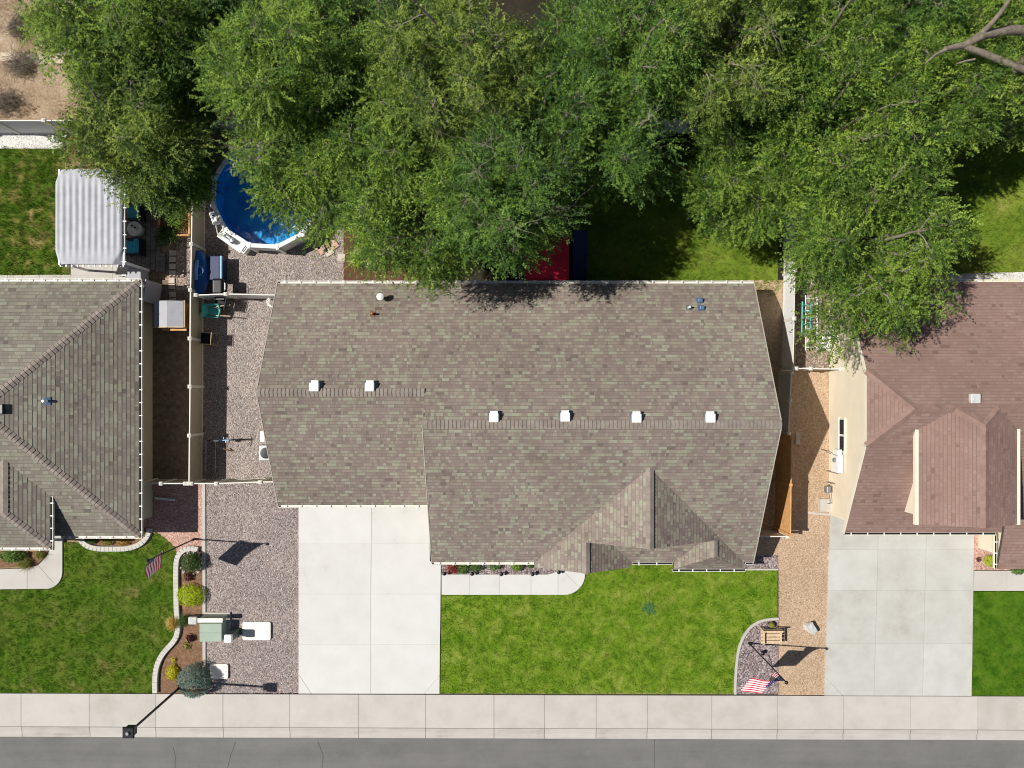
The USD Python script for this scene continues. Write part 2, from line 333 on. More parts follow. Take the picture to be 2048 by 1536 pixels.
leaf('leaf_maroon', [(.2, (.07, .012, .018)), (.5, (.14, .025, .035)), (.8, (.2, .06, .06))], .2)
leaf('leaf_gold', [(.2, (.4, .26, .05)), (.5, (.6, .4, .09)), (.8, (.7, .55, .2))], .2)
leaf('leaf_red', [(.2, (.2, .03, .02)), (.8, (.4, .08, .05))], .2)
leaf('leaf_teal', [(.2, (.06, .17, .05)), (.8, (.13, .28, .1))], .2)
def grass(name, stops, scale, dist=.4):
    mat(name, {'g': ('geometry', {}), 'n': ('noise_texture', {'scale': scale, 'detail': 4.0, 'roughness': .6, 'distortion': dist}), 'o': ('object_info', {}), 'x': ('mix_float', {'fac': .3}),
               'r': ('rgb_ramp', {'ramp': stops}), 'd': ('diffuse_bsdf', {}), 't': ('translucent_bsdf', {}), 'mx': ('mix_closure', {'fac': .3})},
        [('g.position', 'n.vector'), ('n.fac', 'x.a'), ('o.random', 'x.b'), ('x.result', 'r.fac'), ('r.color', 'd.color'), ('r.color', 't.color'), ('d.BSDF', 'mx.closure1'), ('t.BSDF', 'mx.closure2')], surface='mx.closure')
grass('grass_bright', [(.28, (.045, .12, .01)), (.38, (.092, .2, .013)), (.48, (.145, .27, .018)), (.6, (.205, .32, .03)), (.74, (.32, .375, .07))], 1.3)
grass('grass_mid', [(.28, (.04, .115, .01)), (.4, (.075, .175, .013)), (.5, (.11, .22, .018)), (.62, (.15, .245, .026)), (.76, (.25, .29, .06))], 1.4)
grass('grass_deep', [(.25, (.034, .1, .01)), (.42, (.06, .145, .012)), (.58, (.1, .185, .018)), (.72, (.15, .2, .034)), (.83, (.27, .24, .085))], .9, .8)
grass('grass_patchy', [(.25, (.04, .11, .01)), (.45, (.07, .15, .014)), (.58, (.115, .175, .024)), (.66, (.26, .235, .07)), (.76, (.42, .33, .14))], 1.3, .8)
grass('grass_yard', [(.25, (.1, .17, .02)), (.45, (.17, .26, .03)), (.6, (.26, .32, .05)), (.75, (.38, .37, .11))], .7)
grass('grass_dry', [(.3, (.2, .13, .06)), (.5, (.34, .24, .12)), (.7, (.46, .36, .21))], 1.2)
# ---------------------------------------------------------------- ground, road, pavements
rng = np.random.default_rng(7)
def poly(pts): return Polygon(G(pts)).buffer(0)
def ground_sheet(name, p, z, m):
    return single(name, None, None, MB().sheet(p, z), m, kind='structure')
single('ground', None, None, MB().sheet(sbox(-400, -400, 400, 400), -.12), 'dirt', kind='structure')
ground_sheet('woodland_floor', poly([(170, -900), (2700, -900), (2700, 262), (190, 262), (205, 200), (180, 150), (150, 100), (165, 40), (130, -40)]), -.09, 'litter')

road_edge = lambda x: 1473.5 + 7.0 * x / 2048
walk_back = lambda x: 1386 + 6.0 * x / 2048
kerb_line = lambda x: 1452 + 7.0 * x / 2048
mb = MB().sheet(poly([(-2600, road_edge(-2600)), (4600, road_edge(4600)), (4600, 1900), (-2600, 1900)]), -.02)
single('road', None, None, mb, 'asphalt', kind='structure')
# sealed cracks in the asphalt, as thin raised tar lines
crk = struct('road_crack')
for pts in ([(471, 1484), (462, 1508), (455, 1536), (449, 1575)], [(636, 1485), (641, 1498), (646, 1510), (645, 1528), (640, 1570)], [(1309, 1478), (1309, 1500), (1308, 1600)], [(346, 1495), (350, 1512), (349, 1600)]):
    q = [np.array([*W(x, y)[:2], -.017]) for x, y in pts]
    ln = LineString([tuple(a[:2]) for a in q]).buffer(.009)
    part(crk, 'tar_line', MB().sheet(ln, -.014), 'tar')
joints = [-358, -224, -90, 44, 180, 312, 447, 580, 717, 851, 988, 1089, 1192, 1294, 1423, 1554, 1686, 1820, 1954, 2087, 2220, 2354]
sw, gp = struct('sidewalk'), struct('gutter_pan')
gapx = .4
part(sw, 'joint_bed', MB().sheet(poly([(-358, walk_back(-358)), (2354, walk_back(2354)), (2354, kerb_line(2354)), (-358, kerb_line(-358))]), .05), 'concrete_warm')
for a, b in zip(joints, joints[1:]):
    P4 = [(a + gapx, walk_back(a)), (b - gapx, walk_back(b)), (b - gapx, kerb_line(b) - .5), (a + gapx, kerb_line(a) - .5)]
    part(sw, 'slab', MB().prism(poly(P4), -.08, .075), 'concrete_warm')
    # gutter pan: falls from the kerb lip to the asphalt
    q0, q1, q2, q3 = [W(x, y) for x, y in [(a + gapx, kerb_line(a) + .6), (b - gapx, kerb_line(b) + .6), (b - gapx, road_edge(b)), (a + gapx, road_edge(a))]]
    v = []
    for q, z in ((q0, .06), (q1, .06), (q2, -.005), (q3, -.005)): v.append([q[0], q[1], z])
    mid = [(np.array(v[0]) * .55 + np.array(v[3]) * .45), (np.array(v[1]) * .55 + np.array(v[2]) * .45)]
    mid[0][2] = mid[1][2] = .0
    m = MB().add([v[0], v[1], mid[1], mid[0], v[3], v[2]], [[3, 2, 1, 0], [4, 5, 2, 3]])
    m.add([[*v[0][:2], -.1], [*v[1][:2], -.1], v[1], v[0]], [[0, 1, 2, 3]])
    part(gp, 'slab', m, 'concrete_gutter')
for x0, x1 in ((-2600, -358), (2354, 4600)):
    part(sw, 'slab', MB().prism(poly([(x0, walk_back(x0)), (x1, walk_back(x1)), (x1, kerb_line(x1)), (x0, kerb_line(x0))]), -.08, .075), 'concrete_warm')
    part(gp, 'slab', MB().prism(poly([(x0, kerb_line(x0) + .6), (x1, kerb_line(x1) + .6), (x1, road_edge(x1)), (x0, road_edge(x0))]), -.08, .02), 'concrete_warm')

def slabs(name, outline, vlines, hlines, m, z=.07, diag=(), gap=.016):
    """A slab cut along joint lines (pixel segments) into separate pieces."""
    root = struct(name)
    P = poly(outline)
    cuts = [LineString(G(l)).buffer(gap / 2, cap_style=2) for l in list(vlines) + list(hlines) + list(diag)]
    part(root, 'joint_bed', MB().sheet(P, z - .018), m)
    rest = P.difference(unary_union(cuts))
    for g in sorted(getattr(rest, 'geoms', [rest]), key=lambda q: (round(-q.centroid.y, 1), q.centroid.x)):
        if g.area > .02: part(root, 'slab', MB().prism(g, -.05, z), m)
    return root
slabs('driveway', [(598, 985), (858, 985), (860, 1122), (882, 1122), (879, 1386.5), (598, 1386)],
      [[(743.5, 980), (741, 1400)]], [[(590, 1087), (890, 1086)], [(590, 1187), (890, 1187)], [(590, 1288), (890, 1288)]], 'concrete_white',
      diag=[[(590, 1336), (626, 1390)], [(888, 1340), (844, 1392)]])
arc = [(1170 - 42 + 42 * math.cos(t), 1147 + 42 * math.sin(t)) for t in np.linspace(0, math.pi / 2, 10)]
slabs('front_walk', [(883.5, 1148.5), (1098, 1148.5), (1116, 1142), (1116, 1085), (1170, 1085)] + arc + [(883.5, 1189)],
      [[(x, 1080), (x, 1200)] for x in (940, 999, 1062, 1116)], [[(1100, 1113), (1180, 1113)]], 'concrete_white', diag=[[(1124, 1139), (1166, 1181)]])
slabs('neighbour_driveway', [(1660, 1028), (1690, 1028), (1690, 1050), (1947, 1050), (1941.5, 1390.8), (1648, 1390)],
      [[(1756, 1040), (1746.5, 1400)], [(1852, 1040), (1843.5, 1400)]], [[(1640, 1099), (1960, 1099)], [(1640, 1180), (1960, 1180)], [(1640, 1286), (1960, 1286)]], 'concrete_grey',
      diag=[[(1640, 1344), (1690, 1396)]])
slabs('neighbour_front_walk', [(1948, 1141), (2140, 1141), (2140, 1181), (1945, 1181)], [[(2012, 1130), (2012, 1190)], [(2080, 1130), (2080, 1190)]], [], 'concrete_warm')
arcl = [(93 + 33 * math.cos(t), 1144 + 33 * math.sin(t)) for t in np.linspace(0, math.pi / 2, 8)]
slabs('left_front_walk', [(104, 1055), (126, 1055)] + arcl + [(-90, 1178), (-90, 1139), (0, 1138), (62, 1136), (80, 1128), (95, 1112), (101, 1100)],
      [[(56, 1120), (56, 1190)]], [[(95, 1108), (130, 1108)]], 'concrete_warm', diag=[[(78, 1130), (108, 1164)]])
slabs('left_patio', [(-60, 551), (143, 550), (143, 528), (262, 528), (262, 575), (-60, 575)], [[(16.5, 540), (16.5, 580)], [(80, 540), (80, 580)], [(143, 520), (143, 580)], [(226, 520), (226, 580)]], [[(143, 552.5), (270, 552.5)]], 'concrete_warm')
single('rear_gravel_strip', None, None, MB().prism(poly([(-70, 263), (133, 263), (133, 297), (-70, 297)]), -.09, -.01), 'gravel_white', kind='structure')

# yards (each sheet a few millimetres above the one below)
ground_sheet('side_yard_gravel', poly([(405, 240), (620, 240), (700, 480), (687, 500), (687, 600), (700, 600), (700, 1010), (599, 1010), (599, 966), (405, 966)]), -.004, 'gravel_grey')
ground_sheet('front_gravel', poly([(412, 966), (599, 966), (599, 1386), (412, 1386)]), -.004, 'gravel_rose')
ground_sheet('mulch_path', poly([(687, 440), (840, 440), (850, 620), (687, 620)]), .0, 'mulch_brown')
ground_sheet('tan_side_yard_gravel', poly([(1460, 560), (1592, 560), (1592, 737), (1660, 737), (1660, 1050), (1648, 1390), (1557, 1390), (1557, 1136), (1460, 1136)]), .0, 'gravel_tan')
ground_sheet('ladder_yard_gravel', poly([(1570, 300), (1720, 300), (1720, 560), (1700, 740), (1570, 740)]), -.006, 'gravel_brown')
ground_sheet('flower_bed_gravel', poly([(882, 1100), (1120, 1100), (1118, 1146), (1098, 1150), (882, 1150)]), .02, 'gravel_purple')
ground_sheet('corner_bed_gravel', poly([(1440, 1110), (1556, 1110), (1556, 1137), (1440, 1137)]), .02, 'gravel_purple')
ground_sheet('flag_bed_gravel', poly([(1556, 1238), (1530, 1240), (1508, 1250), (1492, 1268), (1481, 1290), (1475, 1325), (1473, 1388), (1556, 1388)]), .02, 'gravel_purple')
ground_sheet('pink_gravel', poly([(280, 960), (405, 960), (405, 1120), (350, 1120), (330, 1080), (280, 1066)]), -.008, 'gravel_pink')
ground_sheet('left_side_yard', poly([(270, 560), (404, 560), (404, 966), (270, 966)]), -.01, 'side_soil')
ground_sheet('left_gravel_patch', poly([(352, 470), (404, 470), (404, 580), (352, 580)]), -.004, 'gravel_brown')
ground_sheet('left_rear_ground', poly([(133, 262), (404, 262), (404, 470), (300, 470), (133, 340)]), -.02, 'mulch')
ground_sheet('neighbour_front_bed', poly([(1947, 1050), (2140, 1050), (2140, 1140), (1947, 1140)]), .01, 'gravel_pink')
ground_sheet('neighbour_rear_gravel', poly([(1900, 548), (2140, 541), (2140, 600), (1900, 600)]), .0, 'gravel_white')
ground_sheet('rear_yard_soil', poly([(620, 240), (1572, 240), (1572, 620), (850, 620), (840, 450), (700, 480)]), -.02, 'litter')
# lawns: soil sheet plus grass
LAWNS = {}
LAWNS['front_lawn'] = (poly([(883, 1191), (1130, 1190), (1152, 1182), (1168, 1165), (1172, 1147), (1173, 1100), (1440, 1100), (1440, 1138), (1555, 1138), (1555, 1236), (1528, 1238), (1505, 1247), (1489, 1265), (1477, 1290), (1471, 1325), (1469, 1387), (880, 1386)]), 'grass_bright', 115)
LAWNS['left_front_lawn'] = (poly([(-90, 1180), (92, 1179), (116, 1169), (128, 1148), (128, 1085), (165, 1085), (180, 1096), (215, 1103), (270, 1101), (297, 1087), (312, 1064), (332, 1078), (352, 1098), (352, 1240), (356, 1262), (352, 1280), (336, 1300), (318, 1325), (309, 1350), (307, 1386), (-90, 1385)]), 'grass_deep', 100)
LAWNS['left_rear_lawn'] = (poly([(-70, 298), (133, 298), (140, 340), (143, 550), (-70, 550)]), 'grass_patchy', 80)
LAWNS['neighbour_front_lawn'] = (poly([(1945, 1183), (2140, 1183), (2140, 1391), (1943, 1391)]), 'grass_mid', 100)
LAWNS['rear_lawn'] = (poly([(1150, 300), (1560, 300), (1555, 590), (1310, 590), (1150, 590)]), 'grass_yard', 60)
LAWNS['neighbour_rear_lawn'] = (poly([(1720, 280), (2140, 280), (2140, 540), (1900, 548), (1720, 548)]), 'grass_yard', 60)
def quat_z(a, n=None):
    return np.stack([np.cos(a / 2), 0 * a, 0 * a, np.sin(a / 2)], 1)
def tuft_protos(r, n=3, blades=10, hgt=.07, spread=.085, wid=.011):
    out = []
    for _ in range(n):
        v, f = [], []
        for b in range(blades):
            a, rr = r.uniform(0, 6.283), spread * math.sqrt(r.uniform())
            c = np.array([rr * math.cos(a), rr * math.sin(a), 0]); d = r.uniform(0, 6.283); lean = r.uniform(.2, 1.0)
            h = hgt * r.uniform(.6, 1.25); t = np.array([math.cos(d), math.sin(d), 0]) * h * lean; s = np.array([-math.sin(d), math.cos(d), 0]) * wid * .5
            i = len(v); v += [c - s, c + s, c + t * .5 + s + [0, 0, h * .62], c + t * .5 - s + [0, 0, h * .62], c + t + [0, 0, h * .8]]
            f += [[i, i + 1, i + 2], [i, i + 2, i + 3], [i + 3, i + 2, i + 4]]
        out.append((np.array(v), np.array(f)))
    return out
def sow(P, dens, r):
    x0, y0, x1, y1 = P.bounds; n = int(dens * (x1 - x0) * (y1 - y0))
    p = np.c_[r.uniform(x0, x1, n), r.uniform(y0, y1, n)]
    return p[shapely.contains_xy(P, p[:, 0], p[:, 1])]
labels = {'front_lawn': 'bright green mown grass between the front walk and the pavement', 'left_front_lawn': 'dark green mown grass with dry patches beside the curved block edging',
          'left_rear_lawn': 'patchy yellowing grass left of the striped canopy', 'neighbour_front_lawn': 'dark green grass right of the wide grey driveway',
          'rear_lawn': 'long light green grass in the shade behind the middle house', 'neighbour_rear_lawn': 'light green grass behind the red roofed house'}
for nm, (P, g, dens) in LAWNS.items():
    ground_sheet(nm, P, .008 if 'front' in nm else -.002, g)
    p = sow(P.buffer(.035), dens, rng)
    hg = 1.6 if 'rear' in nm else 1.0
    path = clean('/World/grass')
    instancer(path, tuft_protos(rng, hgt=.06 * hg), np.c_[p, np.full(len(p), .0)], quat_z(rng.uniform(0, 6.283, len(p))), rng.uniform(.7, 1.45, len(p)), rng.integers(0, 3, len(p)), g)
    tag(stage.GetPrimAtPath(path), labels[nm], 'grass', kind='stuff')

# loose stones lying on the gravel, and fallen leaves
def stone_protos(r, n=4):
    out = []
    for _ in range(n):
        m = trimesh.creation.icosphere(0 if r.uniform() < .5 else 1, 1.0); v = m.vertices * r.uniform(.55, 1.2, 3) * (1 + .18 * r.normal(size=(len(m.vertices), 1))); v[:, 2] *= .6
        out.append((v * .02, m.faces))
    return out
mat('stones_mixed', {'o': ('object_info', {}), 'r': ('rgb_ramp', {'ramp': [(0, (.12, .1, .1)), (.3, (.26, .19, .17)), (.5, (.34, .3, .28)), (.7, (.44, .33, .28)), (.88, (.5, .46, .43)), (1, (.7, .68, .66))]}), 'p': ('principled_bsdf', {'roughness': .9})},
    [('o.random', 'r.fac'), ('r.color', 'p.base_color')])
gp_ = unary_union([poly([(412, 500), (560, 500), (560, 566), (520, 780), (560, 1010), (599, 1010), (599, 1388), (412, 1388)]), poly([(415, 470), (690, 500), (690, 566), (415, 566)])])
p = sow(gp_.buffer(.06), 75, rng); path = clean('/World/gravel')
instancer(path, stone_protos(rng), np.c_[p, np.full(len(p), .004)], quat_z(rng.uniform(0, 6.283, len(p))), rng.uniform(.6, 1.7, len(p)), rng.integers(0, 4, len(p)), 'stones_mixed')
tag(stage.GetPrimAtPath(path), 'mixed pink and grey loose stones covering the side yard', 'gravel', kind='stuff')
# ---------------------------------------------------------------- houses
def zplane(pl, x, y): return pl[0] + pl[1] * x + pl[2] * y
def shingle_roof(roof, patches, m, expo, wmin, wmax, r, greens, n_single=300):
    """Lays courses of separate shingles on each roof plane: roof = path of the deck; patches = (plane, XY polygon)."""
    pieces = []
    for pl, XY in patches:
        a, b, c = pl; gr = math.hypot(b, c); sl = math.sqrt(1 + gr * gr)
        vdir = np.array([b, c]) / gr; udir = np.array([-vdir[1], vdir[0]])
        if udir[0] + udir[1] < 0: udir = -udir
        P2 = Polygon([(np.dot(q, udir), np.dot(q, vdir) * sl) for q in XY]).buffer(0)
        u0, v0, u1, v1 = P2.bounds; k = 0; v = v0
        while v < v1:
            row = P2.intersection(sbox(u0 - 1, v, u1 + 1, v + expo * 1.0))
            if not row.is_empty:
                ru0, _, ru1, _ = row.bounds; u = ru0 - r.uniform(0, wmax)
                while u < ru1:
                    w = min(r.uniform(wmin, wmax) * (1.0 if r.uniform() < .75 else 1.9), wmax * 1.6)
                    nz = meshkit.noise(np.array([u * .8, v * .8, 3.3]), 5)
                    hi = r.uniform() < greens + .22 * (nz - .5)
                    tone = r.uniform(.55, 1.0) if hi else r.uniform(0, .6)
                    th = .016 if hi else .010
                    g = row.intersection(sbox(u, v, u + w - .003, v + expo))
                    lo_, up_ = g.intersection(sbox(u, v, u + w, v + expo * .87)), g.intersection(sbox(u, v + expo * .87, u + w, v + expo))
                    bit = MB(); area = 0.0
                    for gg, tn in ((lo_, tone), (up_, 0.0)):  # dark upper strip paints the shadow line between courses into the tone
                        for q in getattr(gg, 'geoms', [gg]):
                            if q.geom_type != 'Polygon' or q.area < .0004: continue
                            cs = np.array(q.exterior.coords)[:-1]
                            if not q.exterior.is_ccw: cs = cs[::-1]
                            xy = cs[:, :1] * udir + cs[:, 1:] * vdir / sl
                            top = np.c_[xy, pl[0] + xy @ np.array([b, c]) + th * (1.25 - .95 * (cs[:, 1] - v) / expo)]
                            n = len(top); vv_ = np.vstack([top, top - [0, 0, th * 1.2]])
                            ff = [[0, i, i + 1] for i in range(1, n - 1)]
                            for i in range(n):
                                j = (i + 1) % n
                                if tn and (cs[i, 1] < v + expo * .7 or cs[j, 1] < v + expo * .7): ff += [[i, n + i, n + j], [i, n + j, j]]
                            ff = np.array(ff)
                            if np.cross(top[1] - top[0], top[2] - top[0])[2] < 0: ff = ff[:, ::-1]
                            bit.add(vv_, ff, tn); area += q.area
                    if bit.v: pieces.append((area, *bit.mesh()))
                    u += w
            v += expo; k += 1
    order = sorted(range(len(pieces)), key=lambda i: -pieces[i][0])
    one = set(order[:n_single])
    rest = MB()
    for i, (ar, v, f, t) in enumerate(pieces):
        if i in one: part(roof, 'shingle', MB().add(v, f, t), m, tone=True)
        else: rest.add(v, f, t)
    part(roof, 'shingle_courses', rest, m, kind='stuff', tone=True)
def deck(house, patches, m='roof_deck', th=.14, drop=.012):
    mb = MB()
    for pl, XY in patches:
        P = Polygon(XY)
        XY = list(XY) if P.exterior.is_ccw else list(XY)[::-1]
        c2, f = trimesh.creation.triangulate_polygon(Polygon(XY), engine='earcut')
        zt = np.array([zplane(pl, *q) for q in c2]) - drop
        mb.add(np.c_[c2, zt], f)
        mb.add(np.c_[c2, zt - th], f[:, ::-1])
        n = len(XY); z = np.array([zplane(pl, *q) for q in XY]) - drop; q = np.array(XY)
        v = np.vstack([np.c_[q, z - th], np.c_[q, z]])
        mb.add(v, [[i, (i + 1) % n, n + (i + 1) % n, n + i] for i in range(n)])
    return part(house, 'roof', mb, m)
def ridge_caps(roof, p0, p1, m, step=.165, wid=.17, ma=.4, mb_=.4):
    """Folded cap shingles laid one over the next along a ridge or hip from p0 to p1."""
    p0, p1 = np.asarray(p0, float), np.asarray(p1, float); d = p1 - p0; L = np.linalg.norm(d); d /= L
    n = max(1, int(L / step)); side = np.cross(d, [0, 0, 1.0]); side /= np.linalg.norm(side); up = np.cross(side, d)
    for i in range(n):
        a, b = p0 + d * (L * i / n), p0 + d * (L * (i + 1.12) / n)
        v = []
        for q, lift in ((a, .058), (b, .026)):
            for s in (-1, 0, 1):
                v.append(q + side * s * wid + up * (lift - abs(s) * (ma * wid) + (.012 if s == 0 else 0)))
        v += [q - up * .03 for q in v[:3]]
        f = [[0, 1, 4, 3], [1, 2, 5, 4], [6, 7, 1, 0], [7, 8, 2, 1]]
        part(roof, 'ridge_shingle', MB().add(v, [x[::-1] for x in f]), m)
def gutter(house, p0, p1, out, step=.66, m='white_trim', wid=.12, phase=.3, dark=False):
    """Open trough below the eave from p0 to p1 (its inner edge); out = unit vector away from the house; straps across the top."""
    p0, p1, out = np.array(p0, float), np.array(p1, float), np.array([*out, 0.0])
    d = p1 - p0; L = np.linalg.norm(d); d /= L; c = (p0 + p1) / 2; ang = math.atan2(d[1], d[0]); t = .006
    mb = MB()
    mb.box(c + out * t, (L, t * 2, .12), ang).box(c + out * (wid - .012), (L, .024, .13), ang).box(c + out * wid / 2 - [0, 0, .058], (L, wid, .008), ang)
    for e in (p0 + d * .004, p1 - d * .004): mb.box(e + out * wid / 2, (.008, wid, .12), ang)
    g = part(house, 'gutter', mb, m)
    if dark: part(g, 'gutter_floor', MB().box(c + out * (wid / 2 - .006) + [0, 0, .035], (L - .02, wid - .04, .012), ang), 'dark_gap')  # black strip high in the trough, painted stand-in for its shaded inside
    x = phase
    while x < L - .05:
        part(g, 'gutter_strap', MB().box(p0 + d * x + out * (wid / 2) + [0, 0, .066], (.045, wid + .03, .012), ang), 'white_metal')
        x += step
    return g
def fascia(house, p0, p1, wid=.03, hgt=.17, m='roof_trim'):
    p0, p1 = np.array(p0, float), np.array(p1, float); d = p1 - p0; L = np.linalg.norm(d)
    ry = -math.atan2(d[2], math.hypot(d[0], d[1])); rz = math.atan2(d[1], d[0])
    part(house, 'rake_board', MB().box((p0 + p1) / 2, (L, wid, hgt), rz, ry), m)
def p3(pl, x, y, dz=0): return np.array([x, y, zplane(pl, x, y) + dz])

# --- the middle house
house = thing('house', 'wide middle house with mottled brown shingle roof, six white box vents and small front gables', 'house', (0, -1, 0))
Mb, Mf, Gf_ = (5.030, 0, -.58), (6.520, 0, .58), (5.029, 0, .58)
Pp, Lr, Qq, Rl, Rf = (1.518, .557, 0), (5.092, -.557, 0), (7.900, -.557, 0), (-1.952, .557, 0), (2.1 + 1.214 * 7.92, 0, 1.214)
XL, XR, XS = -10.5, 10.83, -3.6
patches = [(Mb, [(XL, 4.88), (XL, 0), (XS, 0), (XS, -1.284), (XR, -1.284), (XR, 4.88)]),
           (Mf, [(XS, -1.284), (XS, -7.62), (XR, -7.62), (XR, -1.284)]),
           (Gf_, [(XL, 0), (XL, -5.05), (XS - .02, -5.05), (XS - .02, 0)]),
           (Pp, [(5.73, -3.12), (1.045, -7.62), (1.0, -7.85), (3.208, -7.85), (3.208, -6.5), (5.73, -6.5)]),
           (Lr, [(3.208, -5.54), (3.208, -7.85), (5.25, -7.85), (5.37, -7.62)]),
           (Qq, [(5.73, -3.12), (5.73, -6.5), (8.844, -6.5), (8.844, -7.2), (10.41, -7.92), (10.41, -7.62)]),
           (Rl, [(8.844, -6.11), (7.275, -7.62), (7.275, -7.92), (8.844, -7.2)]),
           (Rf, [(8.844, -7.2), (7.275, -7.92), (10.41, -7.92)])]
roof = deck(house, patches)
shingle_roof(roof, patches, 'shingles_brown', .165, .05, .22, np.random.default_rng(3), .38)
ridge_caps(roof, (XR, -1.284, 5.775), (XS + .05, -1.284, 5.775), 'ridge_brown')
ridge_caps(roof, (XS, 0, 5.03), (XL, 0, 5.03), 'ridge_brown')
ridge_caps(roof, (5.73, -6.5, 4.71), (5.73, -3.15, 4.71), 'ridge_brown')
ridge_caps(roof, (3.208, -7.85, 3.305), (3.208, -6.5, 3.305), 'ridge_brown')
ridge_caps(roof, (8.844, -7.2, 2.974), (8.844, -6.5, 2.974), 'ridge_brown')
mb = MB()
mb.prism([(-9.95, 4.4), (-9.95, -4.6), (-3.3, -4.6), (-3.3, -7.1), (10.4, -7.1), (10.4, 4.4)], -.05, 2.02)
mb.prism([(3.5, -7.0), (7.6, -7.0), (7.6, -6.75), (3.5, -6.75)], 0, 2.0)
for x, ys in ((10.35, (4.4, -7.1, -1.284)), (-9.9, (4.4, -4.6, 0.0))):     # gable end walls
    zt = (Mb[0] + Mb[2] * ys[2]) - .2
    a = np.array([[x - .05, ys[0], 2.0], [x - .05, ys[1], 2.0], [x - .05, ys[2], zt]]); b = a + [.1, 0, 0]
    mb.add(np.vstack([a, b]), [[0, 1, 2], [5, 4, 3], [0, 3, 4], [0, 4, 1], [1, 4, 5], [1, 5, 2], [2, 5, 3], [2, 3, 0]])
a = np.array([[XS + .3, -1.284, 5.5], [XS + .3, -7.1, 2.0], [XS + .3, 0, 2.0], [XS + .3, 0, 4.6]]); mb.add(np.vstack([a, a + [.1, 0, 0]]), [[0, 1, 2], [0, 2, 3], [4, 6, 5], [4, 7, 6]])
a = np.array([[2.2, -6.2, 2.3], [9.4, -6.2, 2.3], [5.73, -6.2, 4.45]]); mb.add(np.vstack([a, a + [0, .1, 0]]), [[0, 1, 2], [5, 4, 3]])
part(house, 'wall', mb, 'stucco_tan')
part(house, 'garage_door', MB().box((-6.75, -4.63, 1.05), (5.2, .05, 2.1)), 'white_trim')
part(house, 'front_door', MB().box((3.5, -7.02, 1.05), (.05, 1.0, 2.1)), 'wood_brown')
for x in (XL - .016, XR + .016):
    for pl, y0, y1 in ((Mb, 4.88, 0.0 if x < 0 else -1.284), ((Gf_ if x < 0 else Mf), 0.0 if x < 0 else -1.284, -5.05 if x < 0 else -7.62)):
        fascia(house, p3(pl, x, y0, -.07), p3(pl, x, y1, -.07))
fascia(house, p3(Mf, XS - .016, -1.284, -.07), p3(Mf, XS - .016, -7.62, -.07))
gutter(house, (XL, 4.885, 2.13), (XR, 4.885, 2.13), (0, 1))
gutter(house, (XL, -5.055, 2.03), (XS - .1, -5.055, 2.03), (0, -1))
gutter(house, (XS, -7.625, 2.03), (1.0, -7.625, 2.03), (0, -1))
gutter(house, (5.4, -7.625, 2.03), (7.22, -7.625, 2.03), (0, -1), .8, dark=True)
gutter(house, (7.2, -7.925, 2.03), (10.48, -7.925, 2.03), (0, -1), .62, dark=True)
gutter(house, (10.5, -7.625, 2.03), (XR, -7.625, 2.03), (0, -1), .3, dark=True)
def on_plane(pl, px, py):
    x0, y0 = (px - 1024) / S, (NY - py) / S; g = pl[1] * x0 + pl[2] * y0
    z = (pl[0] + g) / (1 + g / H); return np.array([x0 * (1 - z / H), y0 * (1 - z / H), z])
def box_vent(px, py):
    c = on_plane(Mb, px, py); rx = math.atan(.58)
    mb = MB().rbox(c + [0, -.02, .15], (.38, .36, .2), .03).box(c + [0, .2, .08], (.3, .1, .14))
    vt = part(house, 'roof_vent', mb, 'white_metal')
    part(vt, 'flange', MB().box(c + [0, -.01, .028], (.52, .56, .012), rx=-rx), 'grey_metal')
    for k_ in range(3): part(vt, 'louvre', MB().box(c + [0, .252, .04 + .04 * k_], (.26, .012, .018)), 'dark_gap')
for px, py in ((631, 770), (741, 770), (988, 831), (1130, 830), (1272, 832), (1419, 832)): box_vent(px, py + 3)
c = on_plane(Mb, 764, 596)
vp = part(house, 'flue_pipe', MB().cyl(c - [0, 0, .1], .07, .5), 'white_metal'); part(vp, 'flue_cap', MB().lathe(c + [0, 0, .4], [(.001, 0), (.15, .0), (.16, .1), (.08, .16), (.001, .17)]), 'white_metal', 40)
c = on_plane(Mb, 746, 628); part(house, 'vent_pipe', MB().cyl(c - [0, 0, .1], .05, .45), 'copper')
part(house, 'pipe_flashing', MB().box(c + [-.02, 0, .03], (.2, .26, .02), rx=-math.atan(.58)), 'copper')
c = on_plane(Mb, 1377, 615); part(house, 'vent_pipe', MB().cyl(c - [0, 0, .1], .05, .4), 'white_metal'); part(house, 'pipe_flashing', MB().box(c + [0, 0, .03], (.24, .26, .02), rx=-math.atan(.58)), 'grey_metal')
for px, py in ((1399, 601), (1402, 616)):
    c = on_plane(Mb, px, py); part(house, 'roof_jack', MB().box(c + [0, 0, .03], (.28, .28, .02), rx=-math.atan(.58)).rbox(c + [.02, 0, .1], (.2, .17, .12), .03), 'flash_blue')
part(house, 'meter_box', MB().rbox(W(531, 872, 1.4) - [0, 0, .1], (.22, .5, 1.1), .03), 'white_plastic')

